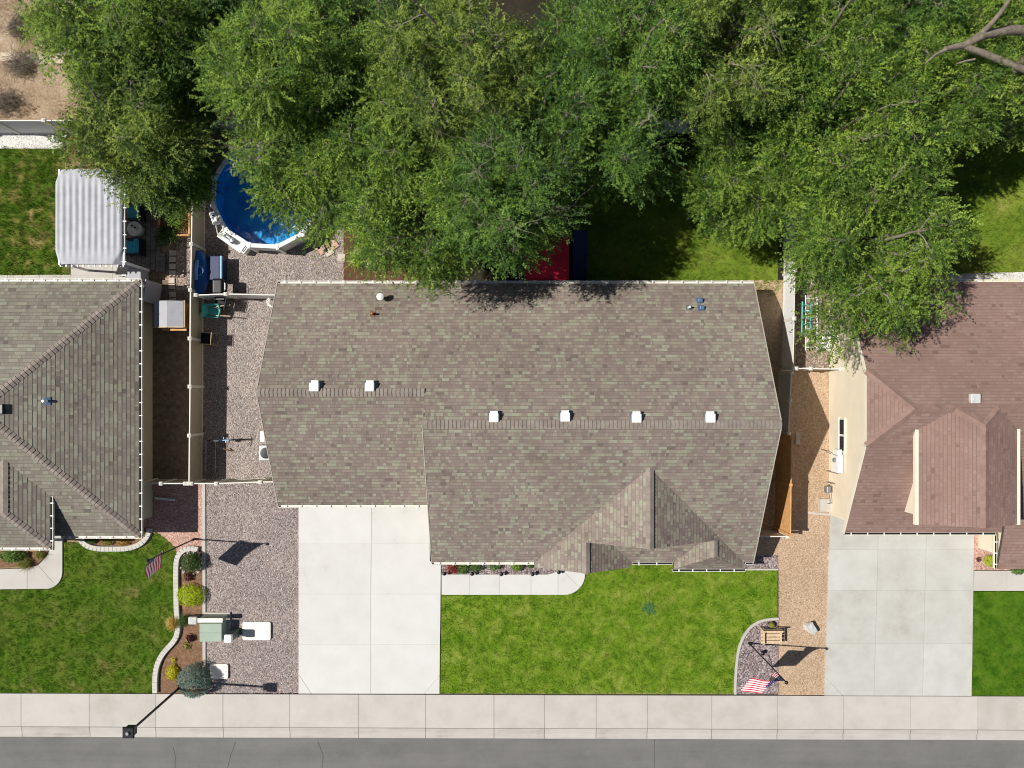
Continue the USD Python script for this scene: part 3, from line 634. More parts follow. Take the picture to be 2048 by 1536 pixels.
# --- the left house
lh = thing('house', 'left neighbour house with hipped olive brown shingle roof and tan side wall', 'house', (-26, -1, 0))
LN, LE, LS = (4.138, 0, -.39), (-4.313, -.39, 0), (4.704, 0, .39)
WE, WS, WW = (-4.944, -.39, 0), (5.598, 0, .39), (2.95 + .39 * 23.46, .39, 0)
patches = [(LN, [(-16.7, 4.97), (-34, 4.97), (-34, -.725), (-22.395, -.725)]), (LE, [(-16.7, 4.97), (-22.395, -.725), (-16.7, -6.42)]),
           (LS, [(-16.7, -6.42), (-22.395, -.725), (-34, -.725), (-34, -6.42)]),
           (WE, [(-20.24, -6.79), (-20.24, -4.5), (-21.85, -2.88), (-21.85, -5.18)]), (WS, [(-20.24, -6.79), (-21.85, -5.18), (-23.46, -6.79)]),
           (WW, [(-23.46, -6.79), (-21.85, -5.18), (-21.85, -2.88), (-23.46, -4.5)])]
roof = deck(lh, patches)
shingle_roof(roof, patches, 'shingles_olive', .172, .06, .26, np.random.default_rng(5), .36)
hp = (-22.395, -.725, 4.42)
ridge_caps(roof, (-16.7, 4.97, 2.2), hp, 'ridge_brown', .19); ridge_caps(roof, (-16.7, -6.42, 2.2), hp, 'ridge_brown', .19); ridge_caps(roof, hp, (-34, -.725, 4.42), 'ridge_brown', .3)
ridge_caps(roof, (-20.24, -6.79, 2.95), (-21.85, -5.18, 3.58), 'ridge_brown', .19); ridge_caps(roof, (-21.85, -5.18, 3.58), (-21.85, -2.9, 3.58), 'ridge_brown', .19)
mb = MB().prism([(-33.5, 4.5), (-33.5, -5.9), (-17.12, -5.9), (-17.12, 4.5)], -.05, 2.12).prism([(-23.0, -5.8), (-23.0, -6.4), (-20.75, -6.4), (-20.75, -5.8)], -.05, 2.85).prism([(-23.0, -4.6), (-23.0, -5.9), (-20.75, -5.9), (-20.75, -4.6)], 2.0, 2.85)
part(lh, 'wall', mb, 'stucco_tan')
gutter(lh, (-16.695, 4.97, 2.13), (-16.695, -6.42, 2.13), (1, 0), .58, phase=.2, dark=True)
gutter(lh, (-34, 4.975, 2.13), (-16.6, 4.975, 2.13), (0, 1), .55)
gutter(lh, (-20.1, -6.425, 2.13), (-16.58, -6.425, 2.13), (0, -1), .6)
gutter(lh, (-20.235, -4.55, 2.88), (-20.235, -6.79, 2.88), (1, 0), .55, dark=True); gutter(lh, (-24, -6.795, 2.88), (-20.12, -6.795, 2.88), (0, -1), .6)
c = on_plane(LE, 95, 802); part(lh, 'pipe_flashing', MB().box(c + [0, 0, .03], (.26, .34, .02), ry=math.atan(.39)), 'flash_blue'); part(lh, 'vent_pipe', MB().cyl(c - [0.02, 0, .1], .06, .42), 'white_metal')
c = on_plane(LE, -2, 818); part(lh, 'skylight', MB().rbox(c + [0, 0, .06], (.5, .42, .16), .03), 'black_metal')

# --- the right house
rh = thing('house', 'right neighbour house with reddish brown shingle roof and cream side wall', 'house', (24, -1, 0))
RS, RN, RW = (5.523, 0, .53), (4.824, 0, -.53), (-3.567, .53, 0)
DL, DR, PO = (-1.374, .36, 0), (13.946, -.44, 0), (4.175, 0, .25)
patches = [(RS, [(14.9, -6.27), (34, -6.27), (34, -.66), (16.49, -.66), (14.9, -2.251)]), (RN, [(14.9, 4.95), (14.9, .932), (16.49, -.66), (34, -.66), (34, 4.95)]),
           (RN, [(18.18, -.66), (19.15, -1.316), (19.94, -.66)]), (RW, [(14.9, .932), (14.9, -2.251), (16.49, -.66)]),
           (DL, [(19.15, -1.316), (18.18, -.66), (16.9, -1.5), (16.9, -5.48), (19.15, -5.48)]), (DR, [(19.15, -1.316), (19.15, -5.48), (20.96, -5.48), (20.96, -1.5), (19.94, -.66)]),
           (PO, [(21.75, -4.81), (21.75, -7.9), (34, -7.9), (34, -4.81)])]
roof = deck(rh, patches)
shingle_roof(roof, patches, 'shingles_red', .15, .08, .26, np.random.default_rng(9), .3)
ap = (16.49, -.66, 5.173)
ridge_caps(roof, (14.9, .932, 4.33), ap, 'ridge_red', .2); ridge_caps(roof, (14.9, -2.251, 4.33), ap, 'ridge_red', .2); ridge_caps(roof, ap, (18.18, -.66, 5.173), 'ridge_red', .17)
ridge_caps(roof, (18.18, -.66, 5.173), (19.15, -1.316, 5.52), 'ridge_red', .17); ridge_caps(roof, (19.94, -.66, 5.173), (19.15, -1.316, 5.52), 'ridge_red', .17)
ridge_caps(roof, (19.15, -5.48, 5.52), (19.15, -1.35, 5.52), 'ridge_red', .19); ridge_caps(roof, (19.94, -.66, 5.173), (24, -.66, 5.173), 'ridge_red', .2)
mb = MB().prism([(15.1, 4.5), (15.1, -5.8), (33, -5.8), (33, 4.5)], -.05, 2.15)
a = np.array([[15.1, 4.5, 2.15], [15.1, -5.8, 2.15], [15.1, -2.2, 4.15], [15.1, .88, 4.15]]); mb.add(np.vstack([a, a + [.1, 0, 0]]), [[0, 2, 1], [0, 3, 2], [4, 5, 6], [4, 6, 7], [2, 3, 7], [2, 7, 6]])
mb.prism([(17.3, -5.25), (20.6, -5.25), (20.6, -1.6), (17.3, -1.6)], 2.0, 4.66)
a = np.array([[17.3, -5.25, 4.6], [20.6, -5.25, 4.6], [19.15, -5.25, 5.3]]); mb.add(np.vstack([a, a + [0, .1, 0]]), [[0, 1, 2], [5, 4, 3]])
mb.prism([(22.2, -5.7), (22.2, -7.4), (33, -7.4), (33, -5.7)], -.05, 2.1)
part(rh, 'wall', mb, 'stucco_cream')
for x, dzz in ((16.84, 0),): fascia(rh, (16.82, -1.45, 4.63), (16.82, -5.5, 4.63), .15, .17, 'cream_trim')
fascia(rh, (21.03, -1.45, 4.64), (21.03, -5.5, 4.64), .15, .17, 'cream_trim')
fascia(rh, (14.88, -6.27, 2.12), (14.88, -2.251, 4.25), .03, .2, 'cream_trim'); fascia(rh, (14.88, -2.251, 4.25), (14.88, .932, 4.25), .03, .2, 'cream_trim'); fascia(rh, (14.88, .932, 4.25), (14.88, 4.95, 2.12), .03, .2, 'cream_trim')
gutter(rh, (14.9, -6.275, 2.1), (21.7, -6.275, 2.1), (0, -1), .74, 'cream_trim', dark=True)
gutter(rh, (21.745, -6.4, 2.1), (21.745, -7.9, 2.1), (-1, 0), .5, 'cream_trim', dark=True)
gutter(rh, (14.9, 4.955, 2.1), (30, 4.955, 2.1), (0, 1), .7, 'cream_trim')
c = on_plane(RN, 1946, 797); part(rh, 'roof_vent', MB().rbox(c + [0, 0, .12], (.4, .4, .22), .04), 'rock')
wz = 1.55
wn = part(rh, 'window', MB().box((15.08, -1.95, wz), (.05, 1.56, .62)).box((15.05, -1.95, wz + .33), (.09, 1.62, .05)).box((15.05, -1.95, wz - .33), (.1, 1.62, .05)), 'white_trim')
for dy in (-.38, .38): part(wn, 'pane', MB().box((15.048, -1.95 + dy, wz), (.012, .66, .5)), 'glass_dark')
# meters and pipes on the side wall
eb = part(rh, 'electric_meter_box', MB().rbox((14.95, -3.25, 1.25), (.24, .85, .8), .03).rbox((14.93, -2.75, 1.35), (.2, .3, .55), .02), 'white_plastic')
part(eb, 'meter_dial', MB().lathe((14.80, -3.1, 1.35), [(.001, .1), (.1, .1), (.11, .0), (.001, 0)]), 'grey_metal')
part(eb, 'conduit', MB().tube([(14.97, -3.5, 1.6), (14.9, -3.7, 1.5), (14.95, -3.72, .1)], .025).tube([(14.9, -2.9, .9), (14.8, -2.75, .3), (14.7, -2.7, .05)], .02), 'grey_metal')
part(rh, 'gas_meter', MB().rbox((14.82, -4.55, .5), (.22, .34, .36), .06).tube([(14.85, -4.3, .65), (14.85, -4.25, .8), (14.98, -4.25, .8), (14.98, -4.25, .0)], .025).tube([(14.85, -4.75, .6), (14.95, -5.2, .55), (14.95, -5.3, .0)], .025), 'grey_metal')
part(rh, 'door_step', MB().box((14.85, -5.35, .1), (.5, .6, .2)), 'concrete_warm')
# ---------------------------------------------------------------- fences
def fence(name, label, tops, hgt, m_post, m_board, posts=None, m_rail=None, cap=True, boards='up', group=None, gap=.0):
    """tops: pixel points of the fence's top line; posts: pixel points where posts stand."""
    q = [np.array([*W(x, y, hgt)[:2], 0.0]) for x, y in tops]
    ps = [np.array([*W(x, y, hgt)[:2], 0.0]) for x, y in (posts or tops)]
    t = thing(name, label, 'fence', ps[0], group=group)
    for p in ps:
        pp = part(t, 'post', MB().box(p + [0, 0, hgt / 2], (.125, .125, hgt + .04)), m_post)
        if cap: part(pp, 'post_cap', MB().add(np.vstack([p + np.array([[-.085, -.085, hgt + .02], [.085, -.085, hgt + .02], [.085, .085, hgt + .02], [-.085, .085, hgt + .02], [-.085, -.085, hgt + .05], [.085, -.085, hgt + .05], [.085, .085, hgt + .05], [-.085, .085, hgt + .05], [0, 0, hgt + .1]])]),
                 [[0, 1, 5], [0, 5, 4], [1, 2, 6], [1, 6, 5], [2, 3, 7], [2, 7, 6], [3, 0, 4], [3, 4, 7], [4, 5, 8], [5, 6, 8], [6, 7, 8], [7, 4, 8]]), m_rail or m_post)
    for a, b in zip(ps, ps[1:]):
        d = b - a; L = np.linalg.norm(d); d /= L; a2, b2 = a + d * .064, b - d * .064; L -= .128
        if L < .1: continue
        ang = math.atan2(d[1], d[0]); c = (a2 + b2) / 2
        part(t, 'top_rail', MB().box(c + [0, 0, hgt - .03], (L, .055, .07), ang, bev=.006), m_rail or m_post)
        part(t, 'bottom_rail', MB().box(c + [0, 0, .1], (L, .05, .12), ang), m_rail or m_post)
        if boards == 'up':
            n = max(1, round(L / .155)); w = L / n; mb = MB()
            for i in range(n): mb.box(a2 + d * (w * (i + .5)) + [0, 0, hgt / 2 + .03], (w - .001, .022 + .008 * (i % 2), hgt - .2), ang)
            part(t, 'board_panel', mb, m_board)
        else:
            n = 9; w = (hgt - .2) / n
            for i in range(n): part(t, 'board', MB().box(c + [0, 0, .16 + w * (i + .5)], (L, .022, w - .012), ang), m_board)
    return t
fence('fence', 'long tan vinyl fence with white posts between the left house and the gravel side yard', None or [(384, 200), (378, 967)], 1.5, 'vinyl', 'vinyl_tan',
      posts=[(385, 250), (384, 302), (384, 397), (383, 488), (381, 580), (380, 677), (380, 773), (379, 871), (378, 967)])
fence('fence', 'short white fence with a leaning gate joining the left house', [(300, 970), (374, 968)], 1.5, 'vinyl', 'vinyl_tan', posts=[(284, 966), (322, 967), (371, 967)])
fence('fence', 'white fence across the gravel between the garage and the tan fence', [(383, 967), (560, 965)], 1.5, 'vinyl', 'vinyl_tan', posts=[(383, 967), (433, 967), (521, 964), (570, 963)])
fence('fence', 'rear fence of white panels greyed for shade in front of the dry dirt lot', [(-110, 242)], 1.7, 'vinyl', 'vinyl_shaded', posts=[(x, 241) for x in range(-106, 2200, 97)], m_rail='vinyl')
fence('fence', 'pale fence with a white lit face beside the green ladder', [(1590, 250)], 1.5, 'vinyl', 'vinyl_lit', posts=[(1592, 250), (1592, 340), (1591, 430), (1590, 540), (1588, 637), (1586, 737)])
fence('fence', 'shaded grey fence beside the wide house gable', [(1586, 745)], 1.5, 'vinyl', 'vinyl_shaded', posts=[(1583, 745), (1580, 801), (1577, 868)])
fence('fence', 'thin white fence from the pale fence post to the red roofed house', [(1586, 737)], 1.5, 'vinyl', 'vinyl', posts=[(1592, 737), (1621, 737), (1682, 738)])
fence('fence', 'orange brown wooden board fence beside the wide house gable', [(1582, 872)], 2.1, 'wood_orange', 'wood_orange', posts=[(1583, 874), (1582, 970), (1581, 1071)], cap=False, boards='along')
fence('fence', 'short white fence closing the dark passage beside the wooden fence', [(1545, 1072)], 1.5, 'vinyl', 'vinyl', posts=[(1500, 1073), (1576, 1073)])
fence('fence', 'thin white gate fence between tan fence and the rear corner of the middle house', [(415, 590)], 1.5, 'vinyl', 'vinyl_shaded', posts=[(392, 590), (452, 588), (556, 590)])

# ---------------------------------------------------------------- trees
def spray_protos(r, n=8, length=.34, leaves=17, ll=.06, lw=.036):
    """Leafy twigs: short bent stems with leaves set around them at uneven spacing."""
    out = []
    for _ in range(n):
        v, f = [], []
        by, bz = r.uniform(-.9, .9), r.uniform(-.9, .3)
        L0 = length * r.uniform(.7, 1.25); lv_, jit = leaves, .018
        if _ >= 3: L0, lv_, jit, by, bz = length * r.uniform(1.5, 2.0), int(leaves * 1.5), .008, by * .5, bz * .55     # long feathery shoots
        for i in range(lv_):
            x = L0 * r.uniform(.05, 1.0); c = np.array([x, by * x * x, bz * x * x]) + r.normal(0, jit, 3)
            a = (1 if i % 2 else -1) * r.uniform(.2, 1.5); el = r.uniform(-.45, .3)
            d = np.array([math.cos(a) * math.cos(el), math.sin(a) * math.cos(el), math.sin(el)])
            L = ll * r.uniform(.65, 1.35)
            nrm = np.array([r.normal(0, .33), r.normal(0, .33), 1.0]); s = np.cross(d, nrm); s *= lw * .5 / np.linalg.norm(s)
            k = len(v); v += [c, c + d * L * .5 + s, c + d * L, c + d * L * .5 - s]; f += [[k, k + 3, k + 2], [k, k + 2, k + 1]]
        out.append((np.array(v), np.array(f)))
    return out
def frame_quat(d, roll):
    """Quaternions turning +x to d with +z as far up as it goes, then rolled about d."""
    d = d / np.linalg.norm(d, axis=1, keepdims=True)
    y = np.cross([0, 0, 1.0], d); n = np.linalg.norm(y, axis=1, keepdims=True); y = np.where(n > 1e-3, y / np.maximum(n, 1e-6), [0, 1.0, 0]); z = np.cross(d, y)
    c, s = np.cos(roll)[:, None], np.sin(roll)[:, None]
    y, z = y * c + z * s, z * c - y * s
    M = np.stack([d, y, z], -1)
    q = np.empty((len(d), 4)); tr = M[:, 0, 0] + M[:, 1, 1] + M[:, 2, 2]
    from scipy.spatial.transform import Rotation
    x = Rotation.from_matrix(M).as_quat()
    return x[:, [3, 0, 1, 2]]
def bend(p0, p1, lift, n, r, wob):
    t = np.linspace(0, 1, n)[:, None]; p = p0 + (p1 - p0) * t
    p[:, 2] += lift * np.sin(np.pi * t[:, 0]); w = r.normal(0, wob, (n, 3)); w[0] = w[-1] = 0
    return p + w
def curves(parent, name, lines, widths, m):
    path = clean(parent + '/' + name); off = LOC.get(parent, np.zeros(3))
    c = UsdGeom.BasisCurves.Define(stage, path)
    c.CreateTypeAttr('linear'); c.CreateCurveVertexCountsAttr(Vt.IntArray([len(l) for l in lines]))
    c.CreatePointsAttr(Vt.Vec3fArray.FromNumpy((np.vstack(lines) - off).astype(np.float32)))
    c.CreateWidthsAttr(Vt.FloatArray.FromNumpy(np.concatenate([np.linspace(a, b, len(l)) for l, (a, b) in zip(lines, widths)]).astype(np.float32))); c.SetWidthsInterpolation('vertex')
    UsdShade.MaterialBindingAPI.Apply(c.GetPrim()).Bind(MAT[m]); tag(c.GetPrim(), kind='stuff')
    return path
def tree(label, px, py, rpx, h, seed, limbs=15, droop=.35, m='leaf_elm', dens=1.0, group=None, base=None, name='elm_tree', sx=1.0, sy=1.0, twigs='twig', bare=.0, deep=.34):
    r = np.random.default_rng(seed)
    zc = h * .68; c = W(px, py, zc); R = .99 * rpx / S * (1 - zc / H)
    b = np.array([c[0], c[1], 0]) + ([r.normal(0, .4), r.normal(0, .4), 0] if base is None else [*base, 0])
    t = thing(name, label, 'tree', b, group)
    fork = b + [0, 0, h * .22]
    tr = MB().tube([b - [0, 0, .2], b + [0, 0, .15], b + [r.normal(0, .08), r.normal(0, .08), h * .12], fork], [.3, .22, .19, .18], 8)
    pos, dirs, tw, tww = [], [], [], []
    for i in range(limbs):
        a = i * 2.39996 + r.normal(0, .25); rr = R * (.25 + .75 * math.sqrt((i + .5) / limbs)) * r.uniform(.82, 1.12)
        e = np.array([c[0] + sx * rr * math.cos(a), c[1] + sy * rr * math.sin(a), 0])
        q = min(1.0, rr / (R * 1.12)); top = h * (deep + (1 - deep) * math.sqrt(max(0, 1 - q * q)))
        e[2] = top * r.uniform(.84, 1.03)
        ln = bend(fork, e, h * .08, 7, r, .09)
        tr.tube(ln, np.linspace(.13, .03, 7), 6)
        hd = (e - fork); hd[2] *= .3; hd /= np.linalg.norm(hd)
        ns = int(5.6 * dens + .5)
        for j in range(ns):
            s = r.uniform(.42, 1.0); k = s * 6; i0 = int(min(k, 5)); p = ln[i0] + (ln[i0 + 1] - ln[i0]) * (k - i0)
            an = r.uniform(-1.5, 1.5); ca, sa = math.cos(an), math.sin(an)
            d = np.array([hd[0] * ca - hd[1] * sa, hd[0] * sa + hd[1] * ca, r.uniform(-.05, .6)]); d /= np.linalg.norm(d)
            L = R * r.uniform(.2, .42); e2 = p + d * L; l2 = bend(p, e2, .12, 5, r, .04)
            tw.append(l2); tww.append((.034, .014))
            rc = r.uniform(.36, .76); leafy = r.uniform() > bare
            nn = int(80 * dens * rc * rc / .4) if leafy else 5
            g = r.normal(0, 1, (nn, 3)); g[:, 2] = np.abs(g[:, 2]) * .9 - .25; g /= np.linalg.norm(g, axis=1, keepdims=True)
            stretch = 1 + .5 * np.abs(d[:2]).sum() * .3
            pp = e2 - d * rc * .25 + g * rc * (r.uniform(.25, 1, (nn, 1)) ** .6) * [stretch, 1, .62]
            pp[:, 2] -= droop * .5 * np.maximum(0, np.linalg.norm(pp[:, :2] - e2[:2], axis=1) - .3)
            dv = (g * .55 + r.normal(0, .5, (nn, 3)) + hd * .35 - [0, 0, droop * .45]) * [1, 1, .5]
            pos += list(pp); dirs += list(dv)
            for kk in range(5 if leafy else 12):
                s2 = r.uniform(.3, 1.0); k = s2 * 4; i1 = int(min(k, 3)); p2 = l2[i1] + (l2[i1 + 1] - l2[i1]) * (k - i1)
                q_ = pp[r.integers(0, nn)] if leafy else e2 + r.normal(0, .5, 3) * [1, 1, .4]
                tw.append(bend(p2, q_, .06, 5, r, .03)); tww.append((.012, .005))
    part(t, 'trunk', tr, 'bark', True)
    curves(t, 'twigs', tw, tww, twigs)
    pos, dirs = np.array(pos), np.array(dirs)
    instancer(t + '/crown', spray_protos(r), pos - b, frame_quat(dirs, r.normal(0, .35, len(pos))), r.uniform(.75, 1.3, len(pos)), r.integers(0, 8, len(pos)), m)
    return t, len(pos)
TREES = [
 # label, px, py, rpx, h, limbs, material, droop, kwargs
 ('tall elm at the left end of the tree belt beside the dry dirt lot', 255, 70, 124, 10.5, 16, 'leaf_elm', .35, {}),
 ('drooping elm overhanging the striped canopy and the rear fence', 275, 240, 112, 8.5, 16, 'leaf_elm_pale', .5, dict(sx=.95)),
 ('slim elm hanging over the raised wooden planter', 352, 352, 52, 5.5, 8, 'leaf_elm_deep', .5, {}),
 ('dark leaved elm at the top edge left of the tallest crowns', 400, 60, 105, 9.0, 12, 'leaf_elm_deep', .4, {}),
 ('bright rounded elm above the upper left corner of the middle yard', 572, 145, 120, 11.0, 18, 'leaf_elm', .45, {}),
 ('broad elm whose boughs hang over the round blue pool', 640, 325, 120, 8.5, 18, 'leaf_elm', .5, dict(sx=1.1, sy=.92, bare=.2)),
 ('large leafy elm overhanging the rear eave of the middle house beside the vent pipe', 845, 425, 142, 10.0, 22, 'leaf_elm', .5, {}),
 ('shady elm at the top edge with bare curved stems', 740, 40, 110, 9.5, 12, 'leaf_elm_deep', .4, dict(bare=.2)),
 ('wide elm with golden tips in the middle of the tree belt', 900, 135, 150, 11.5, 21, 'leaf_elm_pale', .45, dict(bare=.08)),
 ('elm with pale bare twigs left of the red canopy', 1018, 408, 112, 11.0, 18, 'leaf_elm_deep', .5, dict(bare=.15)),
 ('bushy elm between the pool elm and the golden tipped elm', 715, 235, 105, 10.0, 14, 'leaf_elm', .45, {}),
 ('dark green elm right of the black gap at the top edge', 1260, 110, 125, 10.0, 17, 'leaf_elm_deep', .3, {}),
 ('thin branched elm reaching over the shaded rear lawn', 1235, 275, 92, 9.0, 11, 'leaf_elm_deep', .35, dict(bare=.12)),
 ('dense elm with brown dry twigs near the upper right corner of the middle yard', 1430, 110, 135, 10.5, 19, 'leaf_elm_pale', .3, dict(bare=.08)),
 ('bright green elm at the right side of the rear lawn', 1485, 352, 102, 6.5, 17, 'leaf_elm', .3, dict(sy=1.1)),
 ('leafy elm at the top edge right of centre', 1610, 60, 120, 10.0, 16, 'leaf_elm', .3, {}),
 ('wide green elm behind the tree that hangs over the red roof', 1690, 240, 130, 9.5, 18, 'leaf_elm', .35, {}),
 ('big elm hanging over the red roof and the green ladder', 1745, 480, 150, 8.5, 26, 'leaf_elm', .5, dict(sy=1.3)),
 ('fresh green elm above the right rear lawn', 1850, 200, 120, 9.0, 17, 'leaf_elm', .35, {}),
 ('elm at the top edge beside the thick forked bough', 1790, 40, 95, 8.5, 12, 'leaf_elm_deep', .3, {}),
 ('yellow twigged elm at the right edge below the forked bough', 2085, 200, 72, 7.0, 10, 'leaf_elm_pale', .4, dict(bare=.3)),
 ('elm filling the upper right corner behind the forked bough', 2010, 20, 95, 7.0, 12, 'leaf_elm', .35, {}),
 ('dark low elm between the pool elm and the striped canopy elm', 400, 170, 66, 6.0, 9, 'leaf_elm_deep', .4, {}),
 ('dark elm at the top edge above the bright rounded elm', 480, 50, 85, 8.0, 11, 'leaf_elm_deep', .4, {}),
 ('low elm added to darken the gap at the top edge', 1130, 75, 70, 3.6, 9, 'leaf_elm_deep', .3, dict(dens=.7)),  # added crown, hides sunlit ground so the gap stays dark
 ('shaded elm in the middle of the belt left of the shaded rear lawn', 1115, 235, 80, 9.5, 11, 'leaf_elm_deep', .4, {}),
]
NSP = 0
for i, (lb, px, py, rp, h, li, m, dr, kw) in enumerate(TREES):
    _, n = tree(lb, px, py, rp, h, 100 + i, li, dr, m, **kw); NSP += n
print('sprays', NSP)
# big bare forked bough at the right edge
q = lambda x, y, z: W(x, y, z)
bt = thing('forked_tree', 'thick pale forked bough reaching in at the upper right edge', 'tree', [*W(2140, 75, 7.5)[:2], 0])
mb = MB()
b0 = np.array([*W(2140, 75, 7.5)[:2], 0])
mb.tube([b0 - [0, 0, .2], b0 + [.1, 0, 3], q(2125, 65, 6.8), q(2080, 63, 8.0), q(2020, 60, 8.6), q(1965, 70, 8.9), q(1930, 90, 9.0), q(1890, 98, 9.2)], [.4, .32, .26, .2, .18, .17, .13, .09], 10)
mb.tube([q(1925, 92, 9.0), q(1960, 104, 8.9), q(2000, 120, 8.7), q(2045, 138, 8.5), q(2090, 160, 8.3)], [.11, .12, .13, .12, .1], 8)
mb.tube([q(1962, 68, 8.9), q(1985, 45, 9.3), q(2005, 20, 9.8), q(2025, -10, 10.2)], [.11, .09, .08, .06], 8)
mb.tube([q(1912, 128, 8.6), q(1930, 122, 8.75), q(1950, 118, 8.8)], [.02, .035, .04], 6)
mb.tube([q(1893, 98, 9.2), q(1870, 110, 9.3), q(1850, 128, 9.3)], [.08, .05, .02], 6)
part(bt, 'trunk', mb, 'bark', True)
# ---------------------------------------------------------------- plants
def leafball(r, c, rad, n, ll, lw, inner=.55, up=.25, lump=.25, lseed=0, droop=0.0):
    """Leaf faces spread through a lumpy ball's outer shell."""
    d = r.normal(0, 1, (n, 3)); d /= np.linalg.norm(d, axis=1, keepdims=True)
    d[:, 2] = np.where(d[:, 2] < -.25, -d[:, 2], d[:, 2])
    k = (1 - lump) + 2 * lump * meshkit.fbm(d * 2.2 + 5.1 * lseed + 11, 3, lseed)
    s = k * (inner + (1 - inner) * r.uniform(0, 1, n) ** .5)
    p = np.asarray(c) + d * s[:, None] * np.asarray(rad)
    t = .35 * d + r.normal(0, .75, (n, 3)) + [0, 0, up * .3]; t -= .55 * d * np.sum(t * d, 1, keepdims=True); t /= np.linalg.norm(t, axis=1, keepdims=True)
    sd = np.cross(t, d + r.normal(0, .35, (n, 3))); sd /= np.linalg.norm(sd, axis=1, keepdims=True)
    L = ll * r.uniform(.7, 1.3, n)[:, None]; w = lw * .5
    v = np.stack([p, p + t * L * .5 + sd * w, p + t * L - [0, 0, droop], p + t * L * .5 - sd * w], 1).reshape(-1, 3)
    i = np.arange(n)[:, None] * 4
    return v, np.vstack([i + [0, 1, 2], i + [0, 2, 3]])
def shrub(name, label, px, py, rpx, h, m, seed, n=900, ll=.07, lw=.045, sx=1, sy=1, cat='shrub', group=None, lump=.25, inner=.55, stem=True):
    r = np.random.default_rng(seed); zc = h * .5; c = W(px, py, zc); R = rpx / S * (1 - zc / H)
    t = thing(name, label, cat, (c[0], c[1], 0), group)
    part(t, 'foliage', MB().add(*leafball(r, (c[0], c[1], h * .42), (R * sx, R * sy, h * .58), n, ll, lw, inner, lump=lump, lseed=seed)), m)
    if stem:
        mb = MB()
        for k in range(6):
            a = k * 1.05; mb.tube([(c[0], c[1], -.03), (c[0] + R * .3 * math.cos(a), c[1] + R * .3 * math.sin(a), h * .35), (c[0] + R * .7 * math.cos(a), c[1] + R * .7 * math.sin(a), h * .7)], [.02, .012, .006], 4)
        part(t, 'stem', mb, 'bark')
    return t
def tufted(name, label, px, py, rpx, h, m, seed, n=260, wid=.012, lean=(.3, 1.0), cat='plant', off=(0, 0)):
    r = np.random.default_rng(seed); c = W(px, py, 0); R = rpx / S
    v, f = [], []
    for _ in range(n):
        a = r.uniform(0, 6.283); l = r.uniform(*lean); hh = h * r.uniform(.6, 1.1)
        b = c + [R * .25 * r.normal(), R * .25 * r.normal(), 0]; d = np.array([math.cos(a), math.sin(a), 0]); s = np.array([-d[1], d[0], 0]) * wid / 2
        o = np.array([*off, 0.0])
        m1 = b + d * R * l * .45 + o * .4 + [0, 0, hh * .8]; e = b + d * R * l + o + [0, 0, hh * (1 - .55 * l)]
        k = len(v); v += [b - s, b + s, m1 + s, m1 - s, e]; f += [[k, k + 1, k + 2], [k, k + 2, k + 3], [k + 3, k + 2, k + 4]]
    t = thing(name, label, cat, c)
    part(t, 'blades', MB().add(v, f), m)
    return t
shrub('shrub', 'round dark green shrub ringed by white stones at the top of the curved bed', 383, 1124, 21, .7, 'leaf_green', 1, 1500, .075, .05)
shrub('shrub', 'bright lime green shrub spilling over the curved edging', 381, 1191, 29, .5, 'leaf_lime', 2, 1900, .07, .04, sy=.8, lump=.3)
shrub('shrub', 'bright yellow low shrub beside the blue green spruce', 345, 1345, 16, .3, 'leaf_yellow', 3, 900, .06, .04, sx=.8, sy=1.1, lump=.4)
shrub('plant', 'tiny yellow flowering plant in the bark above the low yellow shrub', 347, 1320, 6, .15, 'leaf_yellow', 4, 120, .05, .03, cat='plant', stem=False)
shrub('plant', 'small maroon plant below the round dark green shrub', 378, 1153, 9, .22, 'leaf_maroon', 5, 260, .07, .05, cat='plant', stem=False)
shrub('plant', 'small maroon plant in the bark below the golden grass', 381, 1276, 8, .22, 'leaf_maroon', 6, 240, .07, .05, cat='plant', stem=False)
shrub('plant', 'small olive plant just below the lower maroon plant', 374, 1292, 7, .18, 'leaf_olive', 7, 180, .06, .035, cat='plant', stem=False)
shrub('spruce_bush', 'blue green globe spruce beside the lamp post and pavement', 388, 1362, 34, 1.1, 'leaf_spruce', 8, 5200, .085, .03, cat='shrub', lump=.16, inner=.7)
tufted('ornamental_grass', 'golden ornamental grass clump drooping over the curved edging', 352, 1244, 15, .5, 'leaf_gold', 9, 340, off=(-.1, 0))
tufted('ornamental_grass', 'dark green grass clump behind the pale utility pedestal', 372, 1238, 15, .55, 'leaf_green', 10, 300)
tufted('ornamental_grass', 'spiky tan and green grass at the corner of the left front bed', 55, 1126, 18, .45, 'leaf_olive', 11, 240)
shrub('shrub', 'dark leafy shrub under the left house eave', 25, 1112, 26, .5, 'leaf_green', 12, 1100, .08, .05, sy=.5)
tufted('ornamental_grass', 'grey green grass beside the left front walk', 84, 1108, 13, .4, 'leaf_olive', 13, 160)
for i, (x, y, rr, m, lb) in enumerate([(183, 1083, 9, 'leaf_green', 'dark green low plant at the left end of the block edged bed'), (215, 1084, 12, 'leaf_olive', 'olive low plant along the left house wall left of the tan clump'),
        (247, 1085, 12, 'leaf_gold', 'tan low plant along the left house wall in the block edged bed'), (284, 1068, 11, 'leaf_olive', 'yellow green plant at the corner of the left house')]):
    shrub('plant', lb, x, y, rr, .22, m, 20 + i, 300, .06, .035, cat='plant', stem=False, sy=.6)
